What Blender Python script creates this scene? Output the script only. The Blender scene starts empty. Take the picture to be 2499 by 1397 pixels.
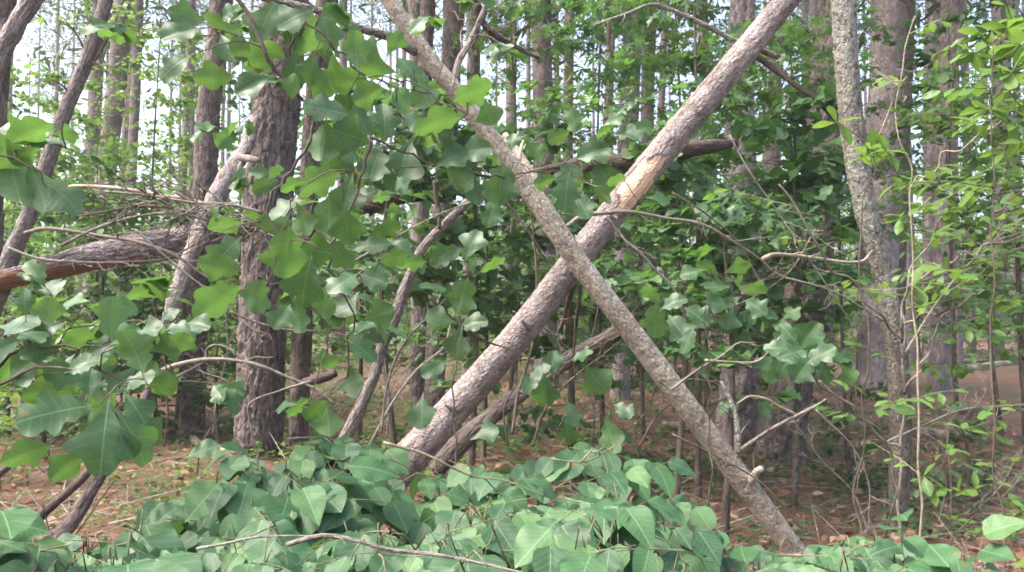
import bpy, math, random
import numpy as np
from mathutils import noise, Vector
sc = bpy.context.scene
# ------------------------------------------------------------------ camera, sky, sun
FPX, CX, CY, HOR, CAMH = 1961.0, 1249.5, 698.5, 770.0, 1.5
PITCH = math.atan((HOR - CY) / FPX)
cam = bpy.data.cameras.new('camera'); camo = bpy.data.objects.new('camera', cam); sc.collection.objects.link(camo)
cam.sensor_width = 36; cam.lens = FPX / 2499 * 36; cam.clip_start = 0.05; cam.clip_end = 3000
camo.location = (0, 0, CAMH); camo.rotation_euler = (math.radians(90) + PITCH, 0, 0)
sc.camera = camo
SUN_EL, SUN_AZ = math.radians(58), math.radians(-105)      # azimuth from +Y toward +X
w = bpy.data.worlds.new('World'); sc.world = w; w.use_nodes = True
nt = w.node_tree; bg = nt.nodes['Background']
sky = nt.nodes.new('ShaderNodeTexSky'); sky.sky_type = 'NISHITA'; sky.sun_disc = False
sky.sun_elevation = SUN_EL; sky.sun_rotation = SUN_AZ; sky.air_density = 1.0; sky.dust_density = 7.0; sky.ozone_density = 1.5
nt.links.new(sky.outputs[0], bg.inputs[0]); bg.inputs[1].default_value = 0.15
sl = bpy.data.lights.new('sun', 'SUN'); sl.energy = 1.5; sl.angle = math.radians(14); sl.color = (1, .95, .88)
so = bpy.data.objects.new('sun', sl); sc.collection.objects.link(so)
sd = Vector((math.sin(SUN_AZ) * math.cos(SUN_EL), math.cos(SUN_AZ) * math.cos(SUN_EL), math.sin(SUN_EL)))
so.rotation_euler = sd.to_track_quat('Z', 'Y').to_euler(); so.location = (0, 0, 30)
sc.view_settings.view_transform = 'Standard'; sc.view_settings.look = 'None'
sc.view_settings.gamma = 1; sc.view_settings.exposure = 2.2
sc.cycles.use_denoising = True; sc.cycles.max_bounces = 8; sc.cycles.diffuse_bounces = 4; sc.cycles.glossy_bounces = 2
sc.cycles.transmission_bounces = 5; sc.cycles.volume_bounces = 0; sc.cycles.use_adaptive_sampling = True
sc.cycles.adaptive_threshold = 0.02; sc.cycles.caustics_reflective = False; sc.cycles.sample_clamp_indirect = 6
sc.cycles.filter_width = 1.7

# ------------------------------------------------------------------ helpers
A = np.array
def P(px, py, d):
    x = (px - CX) / FPX; y = (CY - py) / FPX
    return A([x * d, d * (math.cos(PITCH) - y * math.sin(PITCH)), CAMH + d * (math.sin(PITCH) + y * math.cos(PITCH))])
def terr(x, y):
    x = np.asarray(x, float); y = np.asarray(y, float)
    r = np.clip((np.hypot(x, y) - 3) / 12, 0, 1)
    return r * (0.10 * np.sin(x * .45 + 1.3) * np.cos(y * .38) + .05 * np.sin(x * 1.1 + y * .9)) + .02 * np.sin(x * 2.3) * np.sin(y * 2.1 + .4)
def gdist(py): return CAMH * FPX / (py - HOR)
def link(o): sc.collection.objects.link(o)
def tag(o, label=None, cat=None, group=None, kind=None):
    if label: o['label'] = label
    if cat: o['category'] = cat
    if group: o['group'] = group
    if kind: o['kind'] = kind
    return o
def thing(name, label, cat, loc, group=None):
    o = bpy.data.objects.new(name, None); link(o); o.location = tuple(map(float, loc)); o.empty_display_size = .1
    return tag(o, label, cat, group)
class MB:
    def __init__(s): s.v = []; s.q = []; s.b = []; s.t = []; s.n = 0
    def add(s, v, q, b, t):
        v = np.asarray(v, np.float32).reshape(-1, 3); q = np.asarray(q, np.int64).reshape(-1, 4)
        s.v.append(v); s.q.append(q + s.n); s.b.append(np.asarray(b, np.float32).reshape(-1, 3))
        s.t.append(np.broadcast_to(np.asarray(t, np.float32), (len(v),)).copy()); s.n += len(v)
    def build(s, name, mat, parent=None, smooth=True, loc=None):
        v = np.concatenate(s.v); q = np.concatenate(s.q); b = np.concatenate(s.b); t = np.concatenate(s.t)
        if parent is not None: off = A(parent.location)
        elif loc is not None: off = A(loc)
        else: off = np.zeros(3)
        v = v - off.astype(np.float32)
        me = bpy.data.meshes.new(name)
        tri = q[:, 2] == q[:, 3]
        me.vertices.add(len(v)); me.vertices.foreach_set('co', v.ravel())
        tot = np.where(tri, 3, 4); st = np.concatenate([[0], np.cumsum(tot)[:-1]])
        keep = np.ones(q.shape, bool); keep[tri, 3] = False
        li = q[keep]
        me.loops.add(len(li)); me.loops.foreach_set('vertex_index', li.astype(np.int32))
        me.polygons.add(len(q)); me.polygons.foreach_set('loop_start', st.astype(np.int32))
        me.polygons.foreach_set('use_smooth', np.full(len(q), smooth))
        a = me.attributes.new('bk', 'FLOAT_VECTOR', 'POINT'); a.data.foreach_set('vector', b.ravel())
        a = me.attributes.new('tint', 'FLOAT', 'POINT'); a.data.foreach_set('value', t)
        me.update(calc_edges=True)
        me.materials.append(mat)
        o = bpy.data.objects.new(name, me); link(o)
        if parent is not None: o.parent = parent
        elif loc is not None: o.location = tuple(map(float, loc))
        return o
def resample(pts, n):
    pts = np.asarray(pts, float); k = len(pts)
    if k == 2: t = np.linspace(0, 1, n)[:, None]; return pts[0] * (1 - t) + pts[1] * t, np.linspace(0, 1, n)
    p = np.vstack([2 * pts[0] - pts[1], pts, 2 * pts[-1] - pts[-2]])
    seg = np.linalg.norm(np.diff(pts, axis=0), axis=1); cum = np.concatenate([[0], np.cumsum(seg)]); cum /= cum[-1]
    u = np.linspace(0, 1, n); out = np.zeros((n, 3)); w_ = np.zeros(n)
    for j, x in enumerate(u):
        i = min(max(int(np.searchsorted(cum, x, 'right')) - 1, 0), k - 2); t = (x - cum[i]) / max(cum[i + 1] - cum[i], 1e-9)
        a, b, c, d = p[i], p[i + 1], p[i + 2], p[i + 3]
        out[j] = .5 * (2 * b + (c - a) * t + (2 * a - 5 * b + 4 * c - d) * t * t + (3 * b - a - 3 * c + d) * t ** 3)
        w_[j] = (i + t) / (k - 1)
    return out, w_
def tube(mb, pts, rad, m=6, step=None, disp=None, tint=0.0, capr=True, off=None, tintf=None, jag=0):
    pts = np.asarray(pts, float)
    L = np.linalg.norm(np.diff(pts, axis=0), axis=1).sum()
    n = max(3, int(L / step) + 2) if step else max(3, len(pts) * 2)
    n = min(n, 900)
    c, w_ = resample(pts, n)
    rad = np.atleast_1d(rad).astype(float)
    r = np.interp(w_, np.linspace(0, 1, len(rad)), rad) if len(rad) > 1 else np.full(n, rad[0])
    T = np.gradient(c, axis=0); T /= np.linalg.norm(T, axis=1)[:, None] + 1e-12
    N = np.zeros((n, 3)); ref = A([0, 0, 1.0]) if abs(T[0][2]) < .9 else A([0, 1.0, 0])
    N[0] = np.cross(T[0], ref); N[0] /= np.linalg.norm(N[0])
    for i in range(1, n):
        v = N[i - 1] - T[i] * np.dot(N[i - 1], T[i]); N[i] = v / (np.linalg.norm(v) + 1e-12)
    B = np.cross(T, N)
    th = np.linspace(0, 2 * np.pi, m, endpoint=False)
    s = np.concatenate([[0], np.cumsum(np.linalg.norm(np.diff(c, axis=0), axis=1))])
    if off is None: off = A([random.random() * 30, random.random() * 30, random.random() * 30])
    rm = r.mean()
    bk = np.stack([np.broadcast_to(np.cos(th) * rm, (n, m)), np.broadcast_to(np.sin(th) * rm, (n, m)), np.broadcast_to(s[:, None], (n, m))], -1)
    R = np.broadcast_to(r[:, None], (n, m)).copy()
    D = N[:, None, :] * np.cos(th)[None, :, None] + B[:, None, :] * np.sin(th)[None, :, None]
    tt = np.full((n, m), float(tint))
    if tintf is not None: tt = tintf(s / s[-1], th, D, bk)
    if disp is not None:
        R = R + disp(bk + off, R, tt)
    V = c[:, None, :] + D * R[:, :, None]
    if jag:
        for j in range(m): V[-1, j] += T[-1] * jag * random.uniform(-1, .6)
    idx = np.arange(n * m).reshape(n, m); nx = np.roll(idx, -1, axis=1)
    q = np.stack([idx[:-1], nx[:-1], nx[1:], idx[1:]], -1).reshape(-1, 4)
    V = V.reshape(-1, 3); bk = (bk + off).reshape(-1, 3); tt = tt.reshape(-1)
    if capr:
        e0, e1 = n * m, n * m + 1
        V = np.vstack([V, c[0], c[-1]]); bk = np.vstack([bk, bk[0], bk[-1]]); tt = np.concatenate([tt, [tint, tint]])
        q0 = np.stack([np.full(m, e0), nx[0], idx[0], idx[0]], -1); q1 = np.stack([np.full(m, e1), idx[-1], nx[-1], nx[-1]], -1)
        q = np.vstack([q, q0, q1])
    mb.add(V, q, bk, tt)
    return c
def bark_disp(lat, lon, depth, rough=0.0, warp=.5, big=0.0):
    # scaly plates: voronoi cells with furrows between, lat/lon = cell size across / along
    def f(b, R, tt):
        n, m = R.shape; out = np.zeros((n, m))
        for i in range(n):
            for j in range(m):
                x, y, z = b[i, j]
                w1 = noise.noise_vector(Vector((x * 11, y * 11, z * 6))) * warp; w2 = noise.noise_vector(Vector((x * 38 + 7, y * 38, z * 20))) * (warp * .45)
                q = Vector((x / lat + w1.x + w2.x, y / lat + w1.y + w2.y, z / lon + w1.z + w2.z))
                d, pt = noise.voronoi(q); e = min((d[1] - d[0]) * 3.2, 1.0)
                gate = min(max(noise.noise(Vector((x * 16, y * 16, z * 9 + 3))) * 1.6 + .62, .12), 1)
                cr = noise.cell(pt[0] * 7.3); tl = q - pt[0]
                h = -depth * (1 - e) ** 2 * gate + depth * .55 * (cr - .5) + depth * .5 * (tl.z * (cr - .3))
                tv = tt[i, j]
                if tv > .02: rim = math.exp(-((tv - .3) / .13) ** 2) * .005 - (.004 if tv > .45 else 0)
                else: rim = 0
                if big: h += big * noise.noise(Vector((x * 3, y * 3, z * 1.1)))
                out[i, j] = rim * (1 if depth < .02 else 1.8) + h * (1 - min(max(tt[i, j] * 1.7, 0), 1)) + rough * (noise.noise(Vector((x * 60, y * 60, z * 40))) + .8 * noise.noise(Vector((x * 130, y * 130, z * 90))))
        return out
    return f
def lump(amp, f=3.0, fine=0.0):
    def g(b, R, tt):
        n, m = R.shape; out = np.zeros((n, m))
        for i in range(n):
            for j in range(m):
                x, y, z = b[i, j]
                out[i, j] = amp * noise.noise(Vector((x * f * 2, y * f * 2, z * f))) + fine * noise.noise(Vector((x * 40, y * 40, z * 14)))
        return out
    return g

# ------------------------------------------------------------------ materials
def newmat(name):
    m = bpy.data.materials.new(name); m.use_nodes = True; nt = m.node_tree; nt.nodes.clear()
    out = nt.nodes.new('ShaderNodeOutputMaterial'); return m, nt, out
def N_(nt, t, **k):
    n = nt.nodes.new(t)
    for a, b in k.items(): setattr(n, a, b)
    return n
def ramp(nt, stops, inp, interp='LINEAR'):
    r = nt.nodes.new('ShaderNodeValToRGB'); r.color_ramp.interpolation = interp
    e = r.color_ramp.elements
    while len(e) < len(stops): e.new(.5)
    for i, (p, c) in enumerate(stops):
        e[i].position = p; e[i].color = (*c, 1) if not np.isscalar(c) else (c, c, c, 1)
    nt.links.new(inp, r.inputs[0]); return r.outputs[0]
def mix(nt, fac, a, b, mode='MIX'):
    m = nt.nodes.new('ShaderNodeMix'); m.data_type = 'RGBA'; m.blend_type = mode
    for s, v in ((m.inputs[0], fac), (m.inputs[6], a), (m.inputs[7], b)):
        if isinstance(v, (int, float)): s.default_value = v
        elif isinstance(v, tuple): s.default_value = (*v, 1)
        else: nt.links.new(v, s)
    return m.outputs[2]
def noi(nt, vec, scale, detail=4, rough=.55, dist=0):
    n = nt.nodes.new('ShaderNodeTexNoise'); n.inputs['Scale'].default_value = scale; n.inputs['Detail'].default_value = detail
    n.inputs['Roughness'].default_value = rough; n.inputs['Distortion'].default_value = dist
    nt.links.new(vec, n.inputs['Vector']); return n
def attr(nt, name): a = nt.nodes.new('ShaderNodeAttribute'); a.attribute_name = name; return a
def mapn(nt, vec, s): m = nt.nodes.new('ShaderNodeMapping'); m.inputs['Scale'].default_value = s; nt.links.new(vec, m.inputs['Vector']); return m.outputs[0]
def bark_mat(name, dark, mid, light, lat=.03, lon=.06, lichen=0.0, lichcol=(.42, .44, .38), bump=.6, wood=(.62, .42, .27), moss=0.0, furrow=.55):
    dark, mid, light, lichcol = (tuple(x * .84 for x in c) for c in (dark, mid, light, lichcol))
    m, nt, out = newmat(name)
    a = attr(nt, 'bk').outputs['Vector']
    ns = noi(nt, mapn(nt, a, (1, 1, .5)), 14, 3)
    wv = nt.nodes.new('ShaderNodeVectorMath'); wv.operation = 'MULTIPLY_ADD'
    nt.links.new(ns.outputs['Color'], wv.inputs[0]); wv.inputs[1].default_value = (.05, .05, .07); nt.links.new(a, wv.inputs[2])
    vo = nt.nodes.new('ShaderNodeTexVoronoi'); vo.feature = 'DISTANCE_TO_EDGE'; vo.inputs['Scale'].default_value = 1
    nt.links.new(mapn(nt, wv.outputs[0], (1 / lat, 1 / lat, 1 / lon)), vo.inputs['Vector'])
    vc = nt.nodes.new('ShaderNodeTexVoronoi'); vc.feature = 'F1'; vc.inputs['Scale'].default_value = 1
    nt.links.new(mapn(nt, wv.outputs[0], (1 / lat, 1 / lat, 1 / lon)), vc.inputs['Vector'])
    n1 = noi(nt, mapn(nt, a, (1, 1, .35)), 22, 6, .7)
    n2 = noi(nt, mapn(nt, a, (1, 1, .6)), 75, 6, .75, .4)
    n3 = noi(nt, a, 2.6, 3)
    col = ramp(nt, [(.28, dark), (.5, mid), (.72, light)], n1.outputs[0])
    cell = ramp(nt, [(0, .82), (1, 1.15)], vc.outputs['Color'])
    col = mix(nt, .6, col, cell, 'MULTIPLY')
    fine = ramp(nt, [(.34, .42), (.66, 1.45)], n2.outputs[0])
    col = mix(nt, .7, col, fine, 'MULTIPLY')
    big = ramp(nt, [(.32, .58), (.68, 1.32)], n3.outputs[0]); col = mix(nt, .8, col, big, 'MULTIPLY')
    fr = ramp(nt, [(0, tuple(x * .22 for x in dark)), (.08, (1, 1, 1))], vo.outputs['Distance'])
    gn = noi(nt, mapn(nt, a, (1, 1, .6)), 19, 4, .6); gf = ramp(nt, [(.42, 0.0), (.6, furrow)], gn.outputs[0]); furrow = gf
    col = mix(nt, furrow, col, fr, 'MULTIPLY')
    if lichen:
        nl = noi(nt, a, 26, 6, .72, .6); nb = noi(nt, a, 3.2, 2)
        f = ramp(nt, [(.5 - .12 * lichen, 0.0), (.54 - .06 * lichen, 1.0)], nl.outputs[0])
        fb = ramp(nt, [(.35, .15), (.6, min(1.0, lichen))], nb.outputs[0])
        mm = nt.nodes.new('ShaderNodeMath'); mm.operation = 'MULTIPLY'; nt.links.new(f, mm.inputs[0]); nt.links.new(fb, mm.inputs[1])
        m3 = nt.nodes.new('ShaderNodeMath'); m3.operation = 'MULTIPLY'; nt.links.new(mm.outputs[0], m3.inputs[0]); nt.links.new(ramp(nt, [(.05, 1.0), (.28, .12)], attr(nt, 'tint').outputs['Fac']), m3.inputs[1])
        col = mix(nt, m3.outputs[0], col, lichcol)
    if moss:
        nm = noi(nt, a, 5, 4); f = ramp(nt, [(.5, 0.0), (.65, moss)], nm.outputs[0]); col = mix(nt, f, col, (.16, .19, .10))
    # bare wood where tint > .5
    ti = attr(nt, 'tint')
    nw = noi(nt, mapn(nt, a, (1, 1, .12)), 60, 5, .6)
    wc = ramp(nt, [(.3, tuple(x * .55 for x in wood)), (.5, wood), (.75, tuple(min(1, x * 1.35) for x in wood))], nw.outputs[0])
    tf = ramp(nt, [(.42, 0.0), (.55, 1.0)], ti.outputs['Fac'])
    col = mix(nt, tf, col, wc)
    bs = nt.nodes.new('ShaderNodeBsdfPrincipled'); bs.inputs['Roughness'].default_value = .9; bs.inputs['Specular IOR Level'].default_value = .25
    nt.links.new(col, bs.inputs['Base Color'])
    h = nt.nodes.new('ShaderNodeMath'); h.operation = 'MULTIPLY_ADD'; nt.links.new(n1.outputs[0], h.inputs[0]); h.inputs[1].default_value = 1.2
    e = ramp(nt, [(0, 0.0), (.18, 1.0)], vo.outputs['Distance']); nt.links.new(e, h.inputs[2])
    h2 = nt.nodes.new('ShaderNodeMath'); h2.operation = 'MULTIPLY_ADD'; nt.links.new(n2.outputs[0], h2.inputs[0]); h2.inputs[1].default_value = .5; nt.links.new(h.outputs[0], h2.inputs[2])
    bp = nt.nodes.new('ShaderNodeBump'); bp.inputs['Strength'].default_value = bump; bp.inputs['Distance'].default_value = lat * .25
    nt.links.new(h2.outputs[0], bp.inputs['Height']); nt.links.new(bp.outputs[0], bs.inputs['Normal'])
    nt.links.new(bs.outputs[0], out.inputs[0]); return m
def leaf_mat(name, c0, c1, c2, trans, tw=.42, rough=.45, spec=.5, vein=.5, brown=.0, under=1.15):
    c0, c1, c2 = (tuple(x * .74 for x in c) for c in (c0, c1, c2)); trans = tuple(x * .82 for x in trans)
    m, nt, out = newmat(name)
    uv = attr(nt, 'bk').outputs['Vector']; ti = attr(nt, 'tint').outputs['Fac']
    sp = nt.nodes.new('ShaderNodeSeparateXYZ'); nt.links.new(uv, sp.inputs[0])
    col = ramp(nt, [(0, c0), (.5, c1), (1, c2)], ti)
    ob = nt.nodes.new('ShaderNodeTexCoord').outputs['Object']
    nn = noi(nt, ob, 18, 4, .6); v = ramp(nt, [(.3, .78), (.7, 1.2)], nn.outputs[0]); col = mix(nt, .8, col, v, 'MULTIPLY')
    def M(op, a, b, c=None):
        x = nt.nodes.new('ShaderNodeMath'); x.operation = op
        for i, q in enumerate((a, b, c)):
            if q is None: continue
            if isinstance(q, (int, float)): x.inputs[i].default_value = q
            else: nt.links.new(q, x.inputs[i])
        return x.outputs[0]
    ax = M('ABSOLUTE', sp.outputs[0], 0)
    mid = M('SUBTRACT', 1, M('MULTIPLY', ax, 55)); mid = M('MAXIMUM', mid, 0)
    ph = M('SUBTRACT', sp.outputs[1], M('MULTIPLY', ax, .8))
    sv = M('FRACT', M('MULTIPLY', ph, 8), 0); sv = M('SUBTRACT', 1, M('MULTIPLY', M('ABSOLUTE', M('SUBTRACT', sv, .5), 0), 13)); sv = M('MAXIMUM', sv, 0)
    vv = M('MAXIMUM', mid, M('MULTIPLY', sv, .55))
    vv = M('MULTIPLY', vv, vein)
    col = mix(nt, vv, col, tuple(min(.6, x * 2.0 + .05) for x in c2))
    if brown:
        nb_ = noi(nt, ob, 34, 3, .5); col = mix(nt, ramp(nt, [(.67, 0.0), (.72, brown)], nb_.outputs[0]), col, (.16, .09, .035))
    gb = nt.nodes.new('ShaderNodeNewGeometry')
    colb = mix(nt, gb.outputs['Backfacing'], col, mix(nt, 1.0, col, (under, under, under), 'MULTIPLY'))
    bs = nt.nodes.new('ShaderNodeBsdfPrincipled'); bs.inputs['Roughness'].default_value = rough; bs.inputs['Specular IOR Level'].default_value = spec
    nt.links.new(colb, bs.inputs['Base Color'])
    bp = nt.nodes.new('ShaderNodeBump'); bp.inputs['Strength'].default_value = .35; bp.inputs['Distance'].default_value = .002
    nt.links.new(M('ADD', vv, M('MULTIPLY', nn.outputs[0], 1.5)), bp.inputs['Height']); nt.links.new(bp.outputs[0], bs.inputs['Normal'])
    tr = nt.nodes.new('ShaderNodeBsdfTranslucent')
    tc = mix(nt, 1.0, mix(nt, .5, v, (1, 1, 1)), trans, 'MULTIPLY'); tc = mix(nt, M('MULTIPLY', vv, .5), tc, tuple(x * .6 for x in trans))
    nt.links.new(tc, tr.inputs[0])
    ms = nt.nodes.new('ShaderNodeMixShader'); ms.inputs[0].default_value = tw
    nt.links.new(bs.outputs[0], ms.inputs[1]); nt.links.new(tr.outputs[0], ms.inputs[2]); nt.links.new(ms.outputs[0], out.inputs[0])
    return m
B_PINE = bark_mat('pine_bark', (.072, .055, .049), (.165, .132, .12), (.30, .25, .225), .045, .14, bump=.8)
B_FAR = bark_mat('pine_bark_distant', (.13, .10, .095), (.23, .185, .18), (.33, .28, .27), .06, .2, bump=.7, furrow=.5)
B_LOGA = bark_mat('leaning_pine_bark', (.12, .095, .088), (.28, .228, .215), (.52, .455, .43), .020, .034, lichen=.3, lichcol=(.44, .43, .40), bump=1.0, wood=(.66, .47, .33), furrow=.45)
B_LOGB = bark_mat('leaning_trunk_bark', (.15, .12, .09), (.32, .265, .21), (.50, .44, .37), .02, .045, lichen=.5, lichcol=(.46, .45, .38), bump=.7, furrow=.45)
B_LICH = bark_mat('lichen_bark', (.05, .04, .035), (.14, .12, .10), (.26, .23, .20), .022, .045, lichen=.72, lichcol=(.36, .365, .32), bump=1.0)
B_DEAD = bark_mat('dead_branch_bark', (.10, .08, .065), (.20, .165, .14), (.34, .30, .26), .012, .05, lichen=.35, lichcol=(.36, .37, .32), bump=.5)
B_TWIG = bark_mat('twig_bark', (.06, .045, .035), (.12, .095, .075), (.22, .19, .16), .008, .04, bump=.3)
B_PURP = bark_mat('pale_pine_bark', (.17, .135, .13), (.31, .255, .25), (.45, .39, .38), .05, .12, bump=.7, furrow=.4)
B_STEM = bark_mat('shrub_stem_bark', (.10, .09, .05), (.17, .15, .09), (.30, .26, .18), .008, .04, bump=.3, furrow=.2)
B_LEAN = bark_mat('leaning_tree_bark', (.08, .065, .06), (.19, .155, .145), (.33, .28, .26), .03, .07, lichen=.2, bump=.8)
B_PALE = bark_mat('pale_twig_bark', (.22, .18, .13), (.34, .29, .22), (.48, .42, .34), .008, .04, bump=.3, furrow=.2)
B_BROKEN = bark_mat('broken_log_bark', (.07, .055, .055), (.17, .135, .135), (.42, .37, .36), .03, .10, bump=.9, wood=(.17, .08, .045))
B_DARK = bark_mat('dark_branch_bark', (.045, .035, .03), (.10, .075, .065), (.18, .14, .125), .02, .06, bump=.6)
L_OAK = leaf_mat('oak_leaf', (.04, .105, .043), (.062, .14, .055), (.095, .18, .065), (.16, .33, .058), .36, .42, .42, vein=.6, brown=.8)
L_RED = leaf_mat('red_oak_leaf', (.05, .12, .055), (.07, .165, .062), (.12, .22, .08), (.20, .42, .07), .38, .42, .5, vein=.35)
L_BUSH = leaf_mat('shrub_leaf', (.036, .092, .045), (.060, .144, .060), (.10, .20, .075), (.12, .27, .05), .22, .5, .28, vein=.55, brown=.8)
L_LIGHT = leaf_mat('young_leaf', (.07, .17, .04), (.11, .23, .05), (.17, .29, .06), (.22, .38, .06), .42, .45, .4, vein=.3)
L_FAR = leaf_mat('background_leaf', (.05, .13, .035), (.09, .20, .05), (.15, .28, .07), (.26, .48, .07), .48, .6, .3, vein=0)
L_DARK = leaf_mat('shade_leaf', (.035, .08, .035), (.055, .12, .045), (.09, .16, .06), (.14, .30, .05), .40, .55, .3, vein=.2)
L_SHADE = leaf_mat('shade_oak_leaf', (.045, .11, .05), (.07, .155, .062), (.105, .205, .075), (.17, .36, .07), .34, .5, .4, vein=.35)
L_NEED = leaf_mat('pine_needles', (.05, .09, .04), (.08, .12, .05), (.16, .15, .07), (.12, .2, .05), .2, .6, .3, vein=0)

# ------------------------------------------------------------------ leaves
def norm(v): return v / (np.linalg.norm(v, axis=-1, keepdims=True) + 1e-9)
SH = {
 'oak': [([0,.08,.17,.24,.31,.37,.43,.49,.56,.63,.70,.76,.82,.88,.94,1],[.012,.04,.11,.22,.27,.22,.15,.19,.34,.43,.38,.24,.17,.18,.13,.0]),
         ([0,.10,.20,.28,.35,.42,.50,.58,.66,.73,.80,.86,.93,1],[.012,.06,.16,.28,.24,.19,.30,.40,.36,.24,.20,.20,.14,.0]),
         ([0,.08,.18,.30,.40,.47,.54,.62,.70,.78,.85,.92,1],[.012,.04,.12,.22,.19,.24,.38,.46,.36,.22,.22,.16,.0]),
         ([0,.06,.15,.26,.38,.48,.58,.68,.78,.86,.93,1],[.012,.08,.19,.29,.31,.28,.34,.38,.31,.25,.16,.0])],
 'red': [([0,.1,.17,.25,.30,.36,.42,.50,.55,.62,.68,.75,.80,.86,.92,1],[.012,.04,.10,.27,.12,.07,.16,.42,.22,.08,.14,.34,.15,.07,.13,.01]),
         ([0,.12,.20,.28,.34,.40,.50,.56,.62,.70,.76,.82,.88,.94,1],[.012,.06,.20,.24,.10,.12,.38,.24,.08,.26,.28,.12,.06,.10,.01])],
 'ovate': [([0,.05,.14,.26,.40,.55,.70,.82,.92,1],[.05,.18,.30,.375,.39,.35,.26,.155,.065,.0]),
           ([0,.04,.12,.24,.38,.54,.70,.84,.94,1],[.03,.15,.27,.345,.36,.32,.235,.13,.05,.0]),
           ([0,.05,.14,.28,.44,.6,.74,.86,.94,1],[.05,.16,.28,.37,.41,.385,.30,.18,.08,.0])],
 'obov': [([0,.1,.25,.42,.58,.72,.84,.93,1],[.01,.05,.12,.19,.24,.25,.19,.10,.0]),
          ([0,.1,.25,.42,.58,.72,.84,.93,1],[.01,.06,.15,.20,.22,.19,.13,.06,.0])],
 'needle': [([0,.3,.7,1],[.05,.12,.12,.0])],
 'lin': [([0,.3,.7,1],[.02,.2,.2,.0])],
}
FW = {'needle': 0, 'oak': .07, 'red': .14, 'ovate': -.03, 'obov': 0, 'lin': 0}
OUT = {
 'oak': [[(0,0,0),(.03,.08,.08),(.10,.17,.13),(.20,.26,.19),(.26,.35,.25),(.25,.41,.31),(.21,.44,.37),(.25,.50,.42),(.36,.57,.47),(.44,.66,.53),(.43,.75,.59),(.34,.79,.66),(.26,.80,.72),(.25,.85,.79),(.24,.92,.86),(.17,.98,.93),(.07,1,.97),(0,1,1)],
         [(0,0,0),(.04,.10,.09),(.10,.22,.17),(.17,.36,.27),(.26,.47,.34),(.39,.57,.41),(.47,.68,.48),(.46,.79,.56),(.36,.85,.65),(.27,.86,.74),(.24,.92,.83),(.17,.99,.91),(.07,1.02,.97),(0,1,.99)],
         [(0,0,0),(.05,.09,.08),(.17,.16,.13),(.29,.24,.18),(.33,.33,.24),(.29,.40,.31),(.25,.44,.38),(.31,.50,.44),(.42,.58,.49),(.47,.67,.55),(.42,.76,.62),(.31,.79,.69),(.26,.84,.77),(.23,.92,.85),(.13,.98,.93),(0,1,1)],
         [(0,0,0),(.03,.12,.10),(.09,.25,.18),(.16,.36,.26),(.27,.45,.33),(.40,.54,.40),(.50,.66,.47),(.48,.76,.55),(.38,.83,.64),(.30,.88,.73),(.20,.95,.82),(.10,1,.91),(0,1.01,1)],
         [(0,0,0),(.03,.10,.09),(.12,.18,.14),(.23,.27,.20),(.24,.34,.26),(.20,.39,.31),(.24,.46,.37),(.37,.54,.43),(.42,.63,.49),(.33,.68,.56),(.22,.69,.63),(.25,.76,.70),(.28,.84,.77),(.22,.91,.83),(.12,.96,.91),(0,1,1)]],
 'red': [[(0,0,0),(.02,.12,.12),(.10,.18,.17),(.27,.25,.21),(.13,.31,.27),(.05,.36,.34),(.15,.43,.40),(.30,.50,.44),(.44,.60,.48),(.26,.60,.53),(.07,.58,.59),(.12,.68,.66),(.29,.84,.73),(.14,.80,.80),(.07,.82,.86),(.09,.92,.94),(0,1.03,1)],
         [(0,0,0),(.03,.1,.1),(.20,.16,.16),(.30,.26,.21),(.14,.28,.28),(.06,.33,.35),(.20,.42,.41),(.40,.48,.46),(.46,.62,.51),(.24,.58,.57),(.08,.60,.63),(.18,.74,.70),(.26,.88,.77),(.10,.83,.85),(.08,.93,.93),(0,1.04,1)]]}
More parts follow.
